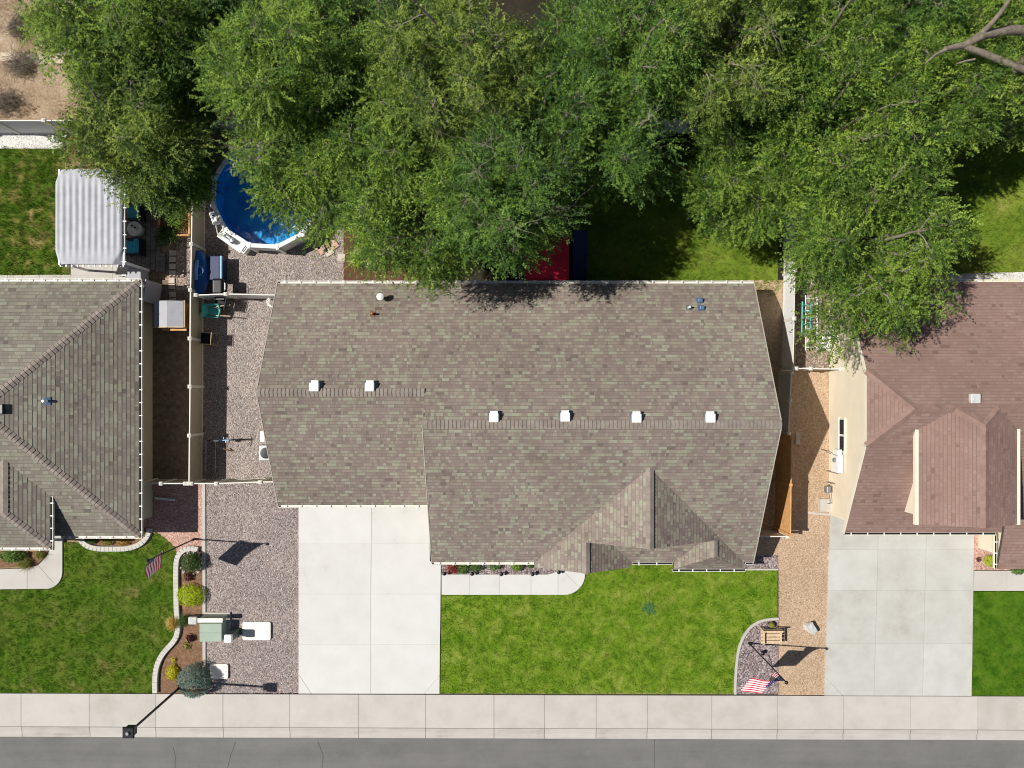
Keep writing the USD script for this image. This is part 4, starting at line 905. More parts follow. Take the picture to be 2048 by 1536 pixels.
for i, (x, y, rr, m, lb) in enumerate([(905, 1137, 14, 'leaf_red', 'red flowering plant at the left end of the bed below the eave'), (925, 1137, 15, 'leaf_green', 'green plant beside the red flowering plant below the eave'),
        (952, 1133, 14, 'leaf_green', 'green plant above the second path light from the left'), (988, 1130, 15, 'leaf_green', 'wide green plant in the middle of the bed below the eave'),
        (1033, 1132, 13, 'leaf_elm', 'light green plant right of the middle of the bed below the eave'), (1062, 1129, 9, 'leaf_green', 'small green plant at the right end of the bed below the eave')]):
    shrub('plant', lb, x, y, rr, .4, m, 30 + i, 420, .08, .045, cat='plant', sy=.75)
shrub('shrub', 'rounded yellow green shrub beside the wide grey driveway', 1980, 1122, 13, .5, 'leaf_lime', 40, 1100, .04, .025, sy=.95, lump=.08, inner=.8)
shrub('shrub', 'dark green shrub edge below the red porch roof', 2035, 1142, 14, .35, 'leaf_green', 41, 400, .06, .04, sy=.5)
shrub('plant', 'dried brown plant in the bed beside the wide grey driveway', 1957, 1119, 5, .2, 'leaf_maroon', 42, 90, .06, .03, cat='plant', stem=False)
tufted('weed_clump', 'blue green weed tuft in the front lawn', 1299, 1216, 14, .12, 'leaf_teal', 43, 110, .03)
tufted('weed_clump', 'blue green leafy clump beside the black sprinkler near the pavement', 1516, 1374, 11, .12, 'leaf_teal', 44, 90, .035)
tufted('corn_plant', 'arching green blades spilling from the raised wooden planter', 340, 470, 26, .9, 'leaf_elm', 45, 160, .035, off=(0, -.2))
for i, (x, y, rr, lb) in enumerate([(40, 55, 34, 'grey dead brush at the top of the dry lot'), (42, 130, 40, 'grey dead brush in the middle of the dry lot'), (12, 205, 38, 'grey dead brush beside the grey rear fence')]):
    r = np.random.default_rng(60 + i); c = W(x, y); t = thing('dead_brush', lb, 'brush', c); ls, ws = [], []
    for k in range(190):
        a = r.uniform(0, 6.283); R = rr / S * r.uniform(.2, 1.1); e = c + [R * math.cos(a), R * math.sin(a), r.uniform(.02, .45)]
        p0 = c + [r.normal(0, .3), r.normal(0, .3), 0]; ls.append(bend(p0, e, .15, 5, r, .05)); ws.append((.018, .006))
    curves(t, 'twigs', ls, ws, 'twig_dry')
shrub('shrub', 'rust and green shrub at the corner of the white gravel strip', 152, 292, 26, .8, 'leaf_gold', 50, 700, .07, .04, lump=.35)
shrub('shrub', 'dark green climber growing over the raised wooden planter', 352, 420, 30, 1.1, 'leaf_elm_deep', 51, 1500, .09, .05, sy=1.5, sx=.8, lump=.35)
tufted('weed_clump', 'yellow green weeds in the mulch path beside the pale pavers', 712, 520, 20, .3, 'leaf_elm', 52, 160, .025)

# ---------------------------------------------------------------- block edging and beds
def edging(name, label, pts, n, wid, hgt, r):
    ln = LineString(G(pts)); L = ln.length; t = thing(name, label, 'edging', (*ln.coords[0], 0))
    for i in range(n):
        a = ln.interpolate(L * i / n); b = ln.interpolate(L * (i + 1) / n); c = ((a.x + b.x) / 2, (a.y + b.y) / 2)
        part(t, 'block', MB().box((c[0], c[1], hgt / 2 - .02 + r.uniform(-.004, .004)), (math.hypot(b.x - a.x, b.y - a.y) * .985, wid, hgt + .04), math.atan2(b.y - a.y, b.x - a.x) + r.normal(0, .015), bev=.012), 'edging')
    return t
def smooth(pts, n=60):
    from scipy.interpolate import splprep, splev
    p = np.array(pts, float); tck, _ = splprep(p.T, s=0); return np.array(splev(np.linspace(0, 1, n), tck)).T
er = np.random.default_rng(4)
edging('block_edging', 'curved pale block edging around the bed at the corner of the left house', smooth([(164, 1079), (174, 1089), (196, 1096), (228, 1097), (262, 1095), (284, 1086), (297, 1071), (301, 1056)]), 21, .24, .16, er)
edging('block_edging', 'winding pale block edging between the left lawn and the bark bed', smooth([(398, 1098), (384, 1096), (370, 1099), (359, 1110), (355, 1126), (354, 1150), (354.5, 1180), (355, 1205), (356.5, 1232), (358, 1256), (353, 1276), (340, 1292), (326, 1309), (317, 1328), (313, 1350), (312.5, 1384)]), 46, .24, .17, er)
ground_sheet('bark_bed', Polygon(G(list(smooth([(400, 1100), (372, 1100), (358, 1116), (356, 1150), (356, 1205), (359, 1250), (340, 1296), (322, 1325), (314, 1352), (313, 1386)])) + [(406, 1387), (406, 1100)])), .016, 'mulch')
ground_sheet('house_corner_bed', Polygon(G([(100, 1060), (300, 1055), (296, 1072), (283, 1085), (262, 1093), (196, 1094), (174, 1086), (160, 1076)])), .012, 'mulch')
ground_sheet('walk_bed', Polygon(G([(-60, 1080), (100, 1080), (96, 1106), (78, 1126), (60, 1134), (-60, 1137)])), .012, 'mulch')
single('concrete_border', 'long narrow concrete border between bark bed and grey gravel', 'border', MB().prism(poly([(405, 965), (411, 965), (412, 1388), (406, 1388)]), -.05, .05), 'concrete_warm')
curb = LineString(G(smooth([(1557, 1237), (1532, 1239), (1508, 1248), (1490, 1267), (1479, 1291), (1473, 1325), (1470.5, 1355), (1470, 1388)])))
single('concrete_border', 'curved concrete mowing border around the flag bed', 'border', MB().prism(curb.buffer(.06, cap_style=2), -.05, .07), 'concrete_warm')
single('concrete_border', 'straight concrete mowing border along the right corner of the middle house', 'border', MB().prism(poly([(1488, 1137), (1556, 1137), (1556, 1140), (1488, 1140)]), -.05, .06), 'concrete_warm')
tr_ = np.random.default_rng(8)
for i in range(14):
    a = i * .45; c = W(383 + 23 * math.cos(a), 1126 + 22 * math.sin(a)); m = trimesh.creation.icosphere(1, 1.0); v = m.vertices * tr_.uniform(.05, .09, 3) * (1 + .15 * tr_.normal(size=(len(m.vertices), 1)))
    if i == 0: ring = thing('stone_ring', 'white stones ringing the round dark green shrub', 'stones', W(383, 1126))
    part(ring, 'stone', MB().add(v + c + [0, 0, .04], m.faces), 'gravel_white')

# ---------------------------------------------------------------- pool
pc = W(532, 388, 1.22); PR, ph = 2.58, 1.22
pool = thing('pool', 'round above ground pool with white rim and deep blue water under the elm', 'pool', (pc[0], pc[1], 0))
ang = [math.radians(15 + 30 * i - 3) for i in range(12)]
ring = lambda R: [(pc[0] + R * math.cos(a), pc[1] + R * math.sin(a)) for a in ang]
def wall_ring(R, z0, z1, inward):
    c = ring(R); v = [(x, y, z0) for x, y in c] + [(x, y, z1) for x, y in c]; f = [[i, (i + 1) % 12, 12 + (i + 1) % 12, 12 + i] for i in range(12)]
    return v, [x[::-1] for x in f] if inward else f
part(pool, 'wall', MB().add(*wall_ring(PR - .08, 0, ph - .04, False)), 'white_plastic')
part(pool, 'liner', MB().add(*wall_ring(PR - .14, .06, ph - .03, True)).sheet(Polygon(ring(PR - .13)), .06), 'pool_liner')
part(pool, 'water', MB().sheet(Polygon(ring(PR - .145)), ph - .16), 'pool_water')
for i in range(12):
    a, b = ring(PR)[i], ring(PR)[(i + 1) % 12]; a2, b2 = ring(PR - .2)[i], ring(PR - .2)[(i + 1) % 12]
    part(pool, 'top_rail', MB().prism(Polygon([a, b, b2, a2]).buffer(-.006, join_style=2), ph - .04, ph + .02), 'white_plastic')
    part(pool, 'upright', MB().box((a[0] * .985 + pc[0] * .015, a[1] * .985 + pc[1] * .015, ph / 2), (.12, .16, ph - .02), ang[i]), 'white_plastic')
    part(pool, 'rail_cap', MB().rbox((*((np.array(a) + np.array(a2)) / 2), ph + .01), (.3, .15, .07), .03, ang[i]), 'white_plastic')
sk = W(430, 436, 1.15); part(pool, 'skimmer', MB().rbox(sk, (.34, .62, .28), .06, .35), 'white_plastic'); part(pool, 'skimmer_lid', MB().cyl(sk + [-.03, .08, .13], .05, .03), 'black_metal')
part(pool, 'hose', MB().tube([sk + [0, -.3, -.1], W(434, 462, .7), W(438, 474, .5)], .03), 'white_plastic')
part(pool, 'ladder_rail', MB().tube([W(586, 455, 1.2), W(590, 452, 1.6), W(600, 462, 1.6), W(604, 468, .9)], .025), 'white_metal')
fp = thing('pool_pump', 'white pool filter deck with pump and slotted box beside the pool rim', 'pool pump', W(468, 482))
fa = -.62
fc = W(464, 480, .5)
part(fp, 'deck', MB().box(fc, (1.35, .55, .06), fa, bev=.01).box(fc - [0, 0, .25], (1.2, .45, .44), fa), 'white_plastic')
part(fp, 'pump', MB().lathe(fc + [.12, -.06, .03], [(.001, 0), (.16, 0), (.17, .2), (.1, .3), (.001, .32)], 14).tube([fc + [-.2, .15, .12], fc + [.12, -.06, .12]], .1, 10), 'grey_metal')
part(fp, 'valve', MB().tube([fc + [-.42, .2, .03], fc + [-.42, .2, .25], fc + [-.2, .05, .25]], .035).cyl(fc + [-.42, .2, .22], .1, .04), 'utility_green')
bx = W(487, 494, .45)
part(fp, 'slotted_box', MB().box(bx - [0, 0, .2], (.42, .5, .5), fa), 'white_plastic')
for k in range(5): part(fp, 'slot', MB().box(bx + np.array([math.cos(fa), math.sin(fa), 0]) * (-.15 + .075 * k) + [0, 0, .055], (.035, .4, .012), fa), 'dark_gap')

# ---------------------------------------------------------------- canopy and patio things, left yard
zc = 2.5
c0, c1 = W(110, 528, zc), W(243, 338, zc)
pg = thing('canopy', 'pale grey fabric canopy with long ripples over the left patio', 'canopy', (*(c0[:2] + c1[:2]) / 2, 0))
nx, ny = 90, 40; xs, ys = np.linspace(c0[0], c1[0], nx), np.linspace(c0[1], c1[1], ny)
X, Y = np.meshgrid(xs, ys); u = (X - c0[0]) / (c1[0] - c0[0]); vv = (Y - c0[1]) / (c1[1] - c0[1])
r_ = np.random.default_rng(12)
Z = zc + .026 * np.sin(u * 2 * math.pi * 10.5) * np.clip((.5 - np.abs(vv - .5)) * 5, .15, 1) + .03 * meshkit.fbm(np.stack([X * 1.5, Y * 1.1, 0 * X], -1), 4, 3) - .10 * np.maximum(0, np.abs(u - .5) * 2 - .9) * 10 * .5
corner = np.maximum(0, (np.abs(u - .5) + np.abs(vv - .5)) - .86) * 2.2; Z -= corner
top = np.stack([X, Y, Z], -1).reshape(-1, 3); i, j = np.meshgrid(np.arange(ny - 1), np.arange(nx - 1), indexing='ij'); qd = np.stack([i * nx + j, i * nx + j + 1, (i + 1) * nx + j + 1, (i + 1) * nx + j], -1).reshape(-1, 4)
mb = MB().add(top, qd); b_ = np.r_[np.arange(nx), np.arange(nx) + (ny - 1) * nx]
for ed in (np.arange(nx), np.arange(nx) + (ny - 1) * nx, np.arange(ny) * nx, np.arange(ny) * nx + nx - 1):
    e = top[ed]; lo = e - [0, 0, .16]; n = len(e); mb.add(np.vstack([e, lo]), [[k, k + 1, n + k + 1, n + k] for k in range(n - 1)])
part(pg, 'canopy_cloth', mb, 'canopy_cloth', True)
for x in (c0[0] + .12, c1[0] + .04):
    part(pg, 'beam', MB().box((x, (c0[1] + c1[1]) / 2, zc - .16), (.07, c1[1] - c0[1] + .05, .1)), 'white_metal')
    for y in (c0[1] + .1, c1[1] - .1): part(pg, 'post', MB().box((x, y, zc / 2 - .05), (.1, .1, zc - .15)), 'white_metal')
for k in range(8): part(pg, 'rafter_end', MB().box((c1[0] + .07, c1[1] - .5 - k * .6, zc - .1), (.2, .04, .06)), 'white_metal')
for k in range(12): part(pg, 'hem_hook', MB().box((c0[0] + .15 + k * .255, c0[1] - .03, zc - .17), (.05, .12, .05)), 'white_metal')
for x in (c0[0] + .25, c0[0] + .45, c1[0] - .3, c1[0] - .1): part(pg, 'hanging_strap', MB().box((x, c0[1] - .1, zc - .35), (.03, .02, .5)), 'white_plastic')
# dark pavers under and beside the canopy
pv = struct('paver_patio'); pr = np.random.default_rng(14)
x = 236
while x < 322:
    y = 372
    while y < 536:
        w, hh = 9.4, pr.choice([8.5, 13])
        if pr.uniform() < .95: part(pv, 'paver', MB().prism(poly([(x, y), (x + w, y), (x + w, y + hh), (x, y + hh)]).buffer(-.008, join_style=2), -.05, .03 + pr.uniform(0, .006)), 'pavers')
        y += hh
    x += w
def armchair(px, py, rz, label, m):
    c = W(px, py, .45); c[2] = 0; t = thing('armchair', label, 'armchair', c)
    R = trimesh.transformations.rotation_matrix(rz, [0, 0, 1])[:3, :3]; P = lambda x, y, z: c + R @ np.array([x, y, z])
    part(t, 'seat_cushion', MB().rbox(P(.06, 0, .42), (.62, .6, .16), .05, rz), m)
    part(t, 'back_cushion', MB().rbox(P(-.27, 0, .66), (.2, .62, .5), .06, rz), m)
    part(t, 'frame', MB().box(P(.02, 0, .3), (.74, .74, .07), rz).box(P(-.38, 0, .5), (.05, .72, .6), rz), 'black_metal')
    for s in (-1, 1):
        part(t, 'arm', MB().box(P(0, s * .37, .6), (.7, .07, .05), rz), 'black_metal')
        for q_ in (-1, 1): part(t, 'leg', MB().box(P(q_ * .32, s * .35, .3), (.05, .05, .6), rz), 'black_metal')
    return t
armchair(270, 424, math.pi, 'dark teal cushioned armchair above the round stone table', 'teal')
armchair(269, 494, math.pi, 'bright teal cushioned armchair below the round stone table', 'teal_bright')
c = W(268, 457, .5); t = thing('round_table', 'round grey stone fire table between two teal armchairs', 'table', (*c[:2], 0))
part(t, 'tabletop', MB().lathe((*c[:2], .4), [(.001, 0), (.34, 0), (.35, .03), (.34, .08), (.001, .08)], 24), 'rock'); part(t, 'base', MB().lathe((*c[:2], 0), [(.28, 0), (.25, .4)], 18), 'rock')
for dx, dy in ((.08, .03), (-.07, .12)):
    k = thing('cup', 'dark ringed cup on the stone table, ' + ('the right one' if dx > 0 else 'the upper left one'), 'cup', (c[0] + dx, c[1] + dy, .48))
    part(k, 'cup_wall', MB().lathe((c[0] + dx, c[1] + dy, .48), [(.06, 0), (.08, .1), (.06, .1), (.05, .02), (.001, .02)], 14), 'rock'); part(k, 'drink', MB().cyl((c[0] + dx, c[1] + dy, .5), .055, .05), 'dark_gap')
c = W(269, 549, .8); t = thing('storage_box', 'pale grey box standing at the corner of the left house eave', 'box', (*c[:2], 0))
part(t, 'body', MB().rbox((*c[:2], .38), (.6, .66, .74), .04), 'tarp_grey'); part(t, 'lid', MB().rbox((*c[:2], .79), (.64, .7, .09), .03), 'tarp_grey')
c = W(322, 430, .4); t = thing('raised_planter', 'raised orange wood planter box beside the tan fence', 'planter', (*c[:2], 0))
a0, a1 = W(318, 470, .4)[:2], W(378, 398, .4)[:2]
part(t, 'side_board', MB().box((a0[0], (a0[1] + a1[1]) / 2, .2), (.06, a1[1] - a0[1], .42)), 'wood_orange'); part(t, 'side_board', MB().box((a1[0], (a0[1] + a1[1]) / 2, .2), (.06, a1[1] - a0[1], .42)), 'wood_orange')
part(t, 'end_board', MB().box(((a0[0] + a1[0]) / 2, a0[1], .2), (a1[0] - a0[0] + .06, .06, .42)), 'wood_orange'); part(t, 'end_board', MB().box(((a0[0] + a1[0]) / 2, a1[1], .2), (a1[0] - a0[0] + .06, .06, .42)), 'wood_orange')
part(t, 'soil', MB().box(((a0[0] + a1[0]) / 2, (a0[1] + a1[1]) / 2, .17), (a1[0] - a0[0] - .06, a1[1] - a0[1] - .06, .3)), 'mulch_brown')
# stepping stones
sg = 'stepping stones beside the left side yard gravel'
st_w = ['topmost grey stepping stone, farthest from the small shed', 'shaded grey stepping stone second from the top of the row', 'shaded grey stepping stone third from the top of the row', 'grey stepping stone in the middle of the row, at the shadow edge', 'sunlit pale stepping stone just below the jagged shadow edge', 'sunlit pale stepping stone lowest before the side yard shade', 'dark shaded stepping stone second from the small shed', 'dark shaded stepping stone nearest the small shed']
for i, (px, py) in enumerate([(345, 506), (345, 519), (345, 533), (345, 547), (344, 561), (344, 573), (345, 589), (345, 602)]):
    c = W(px, py); single('stepping_stone', st_w[i], 'stepping stone', MB().box(c + [0, 0, .02], (.29, .25, .06), bev=.01), 'paver_pale', group=sg)
single('gate_panel', 'slim grey screen leaning at the corner of the left house', 'screen', MB().box(W(305, 585, .8), (.05, 1.0, 1.6), -.12), 'tarp_grey')
# shed
c = W(337, 628, 1.5); t = thing('storage_shed', 'small timber shed with two grey roof panels beside the tan side wall', 'shed', (*c[:2], 0))
for s in (-1, 1):
    mb = MB().box(c + [s * .33, 0, .05 - .0], (.70, 1.2, .03), 0, s * .22); part(t, 'roof_panel', mb, 'tarp_grey')
    part(t, 'side_wall', MB().box((c[0] + s * .58, c[1], .68), (.05, 1.05, 1.36)), 'wood_brown')
    part(t, 'roof_trim', MB().box(c + [s * .33, -.6, .06], (.72, .05, .06), 0, s * .22), 'wood_tan')
part(t, 'front_wall', MB().box((c[0], c[1] - .5, .7), (1.15, .05, 1.4)), 'wood_brown'); part(t, 'shelf_board', MB().box((c[0] + .1, c[1] - .66, 1.1), (1.1, .14, .04)), 'wood_orange')
part(t, 'edge_trim', MB().box(c + [.7, 0, -.06], (.05, 1.25, .06)), 'wood_tan')
c = W(374, 618, .4); t = thing('bucket', 'orange bucket between the small shed and the tan fence', 'bucket', (*c[:2], 0))
part(t, 'bucket_wall', MB().lathe((*c[:2], 0), [(.001, .01), (.13, .01), (.16, .4), (.14, .4), (.115, .04), (.001, .04)], 16), 'orange_plastic'); part(t, 'handle', MB().tube([c + [-.15, 0, -.02], c + [-.1, -.1, -.1], c + [.1, -.1, -.1], c + [.15, 0, -.02]], .008), 'black_metal')
single('downspout_extension', 'white downspout pipe lying on the pink gravel', 'pipe', MB().box(W(330, 998, .1), (.95, .09, .08), -.1), 'white_plastic')

# ---------------------------------------------------------------- things in the gravel side yard
c = W(402, 548, .7)
t = thing('kayak', 'blue plastic kayak leaning on the tan fence beside the blue box', 'kayak', (c[0], c[1], 0))
tt = np.linspace(-1, 1, 17); hull, cock = [], MB()
for s in tt:
    wd = .36 * math.sqrt(max(.02, 1 - s * s)); hull.append([(c[0] + wd * math.cos(a) * .9 - .12 * math.sin(a), c[1] + 1.05 * s, .72 + wd * math.sin(a) * 1.0 + .25 * s * s) for a in np.linspace(0, 2 * math.pi, 13)[:-1]])
hv = np.array(hull).reshape(-1, 3); hf = [[k * 12 + j, k * 12 + (j + 1) % 12, (k + 1) * 12 + (j + 1) % 12, (k + 1) * 12 + j] for k in range(16) for j in range(12)]
part(t, 'hull', MB().add(hv, hf), 'blue_plastic', True); part(t, 'cockpit', MB().lathe((c[0] + .02, c[1] + .1, 1.02), [(.16, 0), (.2, .06), (.24, .03)], 18), 'blue_light')
single('rolled_tarp', 'pale blue rolled tarp on the blue kayak', 'tarp', MB().tube([W(392, 560, 1.15), W(390, 540, 1.2), W(394, 520, 1.15)], [.09, .13, .08], 10), 'blue_light', True)
c = W(429, 536, .7); t = thing('deck_box', 'dark blue lidded deck box near the white pool pump', 'box', (*c[:2], 0))
part(t, 'body', MB().rbox((*c[:2], .33), (.68, 1.1, .66), .05), 'blue_dark'); part(t, 'lid', MB().rbox((c[0] - .05, c[1], .7), (.62, 1.14, .1), .04), 'blue_dark'); part(t, 'lid_edge', MB().rbox((c[0] + .31, c[1], .69), (.11, 1.14, .11), .03), 'blue_light')
c = W(436, 573, .95); t = thing('grill', 'black covered grill below the dark blue deck box', 'grill', (*c[:2], 0))
part(t, 'hood', MB().rbox((c[0], c[1], .9), (.55, .75, .32), .12), 'black_metal'); part(t, 'handle', MB().tube([c + [.28, -.2, .0], c + [.34, -.15, .04], c + [.34, .15, .04], c + [.28, .2, 0]], .018), 'aluminium')
for sx_ in (-.2, .2):
    for sy_ in (-.3, .3): part(t, 'leg', MB().box((c[0] + sx_, c[1] + sy_, .38), (.04, .04, .76)), 'black_metal')
part(t, 'side_shelf', MB().box((c[0], c[1] - .48, .78), (.45, .25, .03)), 'black_metal')
# wheelbarrow, teal tray
c = W(424, 622, .5); t = thing('wheelbarrow', 'teal wheelbarrow in the fence shadow below the white gate fence', 'wheelbarrow', (*c[:2], 0))
v = []
for z, sx_, sy_ in ((.3, .24, .2), (.6, .45, .33)):
    v += [[c[0] - sx_, c[1] - sy_, z], [c[0] + sx_ * .7, c[1] - sy_, z], [c[0] + sx_ * .95, c[1], z], [c[0] + sx_ * .7, c[1] + sy_, z], [c[0] - sx_, c[1] + sy_, z]]
part(t, 'tray', MB().add(v, [[k, (k + 1) % 5, 5 + (k + 1) % 5, 5 + k] for k in range(5)]).add(v[:5], [[0, 1, 2], [0, 2, 3], [0, 3, 4]]), 'teal_metal')
for s in (-.22, .22): part(t, 'handle', MB().tube([(c[0] - .5, c[1] + s * .3, .25), (c[0] + .3, c[1] + s, .5), (c[0] + .95, c[1] + s * 1.2, .72)], .02), 'wood_tan')
for s in (-.2, .2): part(t, 'leg', MB().tube([(c[0] + .25, c[1] + s, .48), (c[0] + .3, c[1] + s, .0)], .018), 'black_metal')
part(t, 'wheel', MB().tube([(c[0] - .55 + .17 * math.cos(a), c[1], .17 + .17 * math.sin(a)) for a in np.linspace(0, 6.283, 13)], .04, 6), 'rubber')
# two folded lawn chairs
def folding_chair(px, py, rz, label, m, mframe):
    c = W(px, py, .4); c[2] = 0; t = thing('folding_chair', label, 'chair', c); R = trimesh.transformations.rotation_matrix(rz, [0, 0, 1])[:3, :3]; P = lambda x, y, z: c + R @ np.array([x, y, z])
    mb = MB().add([P(-.2, -.25, .42), P(.25, -.25, .4), P(.25, .25, .4), P(-.2, .25, .42)], [[0, 1, 2, 3]]); mb.add([P(-.2, -.25, .4), P(.25, -.25, .38), P(.25, .25, .38), P(-.2, .25, .4)], [[3, 2, 1, 0]]); part(t, 'seat', mb, m)
    b = [P(-.22, -.25, .45), P(-.22, .25, .45), P(-.42, .25, .92), P(-.42, -.25, .92)]; part(t, 'backrest', MB().add(b, [[0, 1, 2, 3]]).add([x - [0, 0, .02] for x in b], [[3, 2, 1, 0]]), m)
    for s in (-.27, .27):
        part(t, 'side_frame', MB().tube([P(.35, s, 0), P(.3, s, .4), P(-.25, s, .42), P(-.45, s, .95)], .016).tube([P(-.4, s, 0), P(.0, s, .4), P(.12, s, .62), P(-.25, s, .64)], .014), mframe)
    part(t, 'back_bar', MB().tube([P(-.45, -.27, .95), P(-.45, .27, .95)], .016), mframe)
    return t
folding_chair(440, 606, 2.9, 'black folding chair above the teal wheelbarrow', 'rubber', 'black_metal')
folding_chair(412, 677, math.pi * .98, 'black sling chair with pale wooden arms beside the tan fence', 'rubber', 'wood_tan')
# bicycle
c = W(450, 880, .5); t = thing('bicycle', 'blue grey bicycle standing at the edge of the fence shadow', 'bicycle', (*c[:2], 0))
bd = np.array([1.0, .04, 0]); bn = np.array([-.04, 1.0, 0]); B = lambda x, y, z: np.array([c[0], c[1], 0]) + bd * x + bn * y + [0, 0, z]
for wx in (-.52, .5):
    wl = part(t, 'wheel', MB().tube([B(wx + .33 * math.cos(a), 0, .34 + .33 * math.sin(a)) for a in np.linspace(0, 6.283, 21)], .022, 5), 'rubber')
    part(wl, 'spokes', MB().tube([B(wx - .31, 0, .34), B(wx + .31, 0, .34)], .004, 3).tube([B(wx, 0, .03), B(wx, 0, .65)], .004, 3).tube([B(wx - .22, 0, .12), B(wx + .22, 0, .56)], .004, 3).tube([B(wx + .22, 0, .12), B(wx - .22, 0, .56)], .004, 3), 'aluminium')
part(t, 'frame', MB().tube([B(-.52, 0, .34), B(-.1, 0, .3), B(.38, 0, .82), B(-.2, 0, .78), B(-.1, 0, .3)], .022).tube([B(-.52, 0, .34), B(-.2, 0, .78)], .016).tube([B(.5, 0, .34), B(.36, 0, .95)], .02), 'blue_light')
part(t, 'handlebar', MB().tube([B(.28, -.3, 1.0), B(.36, -.1, .98), B(.36, .1, .98), B(.28, .3, 1.0)], .016), 'black_metal'); part(t, 'saddle', MB().rbox(B(-.24, 0, .92), (.27, .13, .07), .03), 'black_metal'); part(t, 'seat_post', MB().tube([B(-.2, 0, .76), B(-.23, 0, .9)], .014), 'aluminium'); part(t, 'crank', MB().tube([B(-.1, -.14, .16), B(-.1, -.06, .16), B(-.1, .06, .44), B(-.1, .14, .44)], .014), 'aluminium')
single('garden_tool', 'brown handled garden tool lying below the bicycle', 'tool', MB().tube([W(446, 897, .3), W(455, 900, .2), W(464, 901, .05)], [.03, .035, .03], 6), 'wood_brown')
# ladder lying in the shadow
def ladder(name, label, p0, p1, half, n, m, rail=.03):
    p0, p1 = np.array(p0, float), np.array(p1, float); d = (p1 - p0); L = np.linalg.norm(d); d /= L; s = np.cross(d, [0, 0, 1.0]); s /= np.linalg.norm(s)
    t = thing(name, label, 'ladder', (*p0[:2], 0))
    for k in (-1, 1): part(t, 'rail', MB().tube([p0 + s * half * k, p1 + s * half * k], rail, 4), m)
    for i in range(n): q_ = p0 + d * L * (i + .5) / n; part(t, 'rung', MB().tube([q_ - s * half, q_ + s * half], rail * .7, 5), m)
    return t
ladder('ladder', 'grey ladder lying in the dark shadow below the bicycle', W(421, 945, .12), W(421, 880, .12), .22, 6, 'grey_metal', .022)
part(thing('hose_reel', 'white coiled hose at the rear corner of the middle house', 'hose', W(546, 604, .5)), 'coil', MB().tube([W(546, 604, .6) + [(.22 + .03 * (i % 2)) * math.cos(i * .5), (.22 + .03 * (i % 2)) * math.sin(i * .5), .012 * i - .2] for i in range(38)], .025, 5), 'white_plastic')
c = W(536, 905, .5); t = thing('air_conditioner', 'grey air conditioner beside the left wall of the middle house', 'air conditioner', (*c[:2], 0))
part(t, 'cabinet', MB().rbox((*c[:2], .42), (.62, .75, .82), .04), 'grey_metal'); part(t, 'fan_grille', MB().lathe((*c[:2], .83), [(.26, .0), (.26, .02), (.2, .025), (.06, .03), (.001, .03)], 20), 'black_metal')
# loose pavers beside the pool
for i, (px, py, s_, a, m, lb) in enumerate([(646, 499, .42, .5, 'paver_pink', 'pink paver lowest at the pool side heap'), (658, 503, .4, .55, 'paver_pale', 'pale paver at the bottom of the heap by the pool'), (655, 490, .36, .45, 'paver_pink', 'small pink paver in the middle of the heap by the pool'),
        (668, 490, .4, .6, 'paver_pink', 'pink paver at the top right of the heap by the pool'), (634, 494, .3, .35, 'paver_pink', 'pink paver nearest the pool wall'), (683, 515, .36, -.1, 'paver_pale', 'square pale paver at the edge of the brown mulch'), (715, 506, .33, -.12, 'paver_pale', 'square pale paver among the weeds in the mulch'), (737, 528, .33, -.08, 'paver_pale', 'square pale paver deepest in the mulch under the elm')]):
    single('paver', lb, 'paver', MB().box(W(px, py) + [0, 0, .03], (s_, s_, .06), a, bev=.01), m)

# ---------------------------------------------------------------- rear yard behind the middle house
c0, c1 = W(1052, 574, 1.9), W(1138, 462, 1.9)
t = thing('play_tent', 'red fabric canopy in dappled shade behind the middle house', 'canopy', (*(c0[:2] + c1[:2]) / 2, 0))
cx, cy = (c0[0] + c1[0]) / 2, (c0[1] + c1[1]) / 2; v = [[c0[0], c0[1], 1.85], [c1[0], c0[1], 1.85], [c1[0], c1[1], 1.85], [c0[0], c1[1], 1.85], [cx, c0[1] + .8, 2.25], [cx, c1[1] - .8, 2.25]]
part(t, 'canopy_cloth', MB().add(v, [[0, 1, 4], [2, 3, 5]]).add(v, [[1, 2, 5, 4], [3, 0, 4, 5]]), 'red_fabric')
for x in (c0[0] + .05, c1[0] - .05):
    for y in (c0[1] + .05, c1[1] - .05): part(t, 'post', MB().box((x, y, .92), (.06, .06, 1.84)), 'grey_metal')
c = W(1160, 512, .8); t = thing('slide', 'dark blue plastic slide right of the red canopy', 'slide', (*c[:2], 0))
part(t, 'chute', MB().box(c, (.62, 2.4, .05), 0, 0, .32).box(c + [-.3, 0, .08], (.05, 2.4, .18), 0, 0, .32).box(c + [.3, 0, .08], (.05, 2.4, .18), 0, 0, .32), 'blue_dark')
for s in (-.28, .28): part(t, 'leg', MB().box((c[0] + s, c[1] + 1.05, .55), (.06, .06, 1.1)), 'grey_metal')

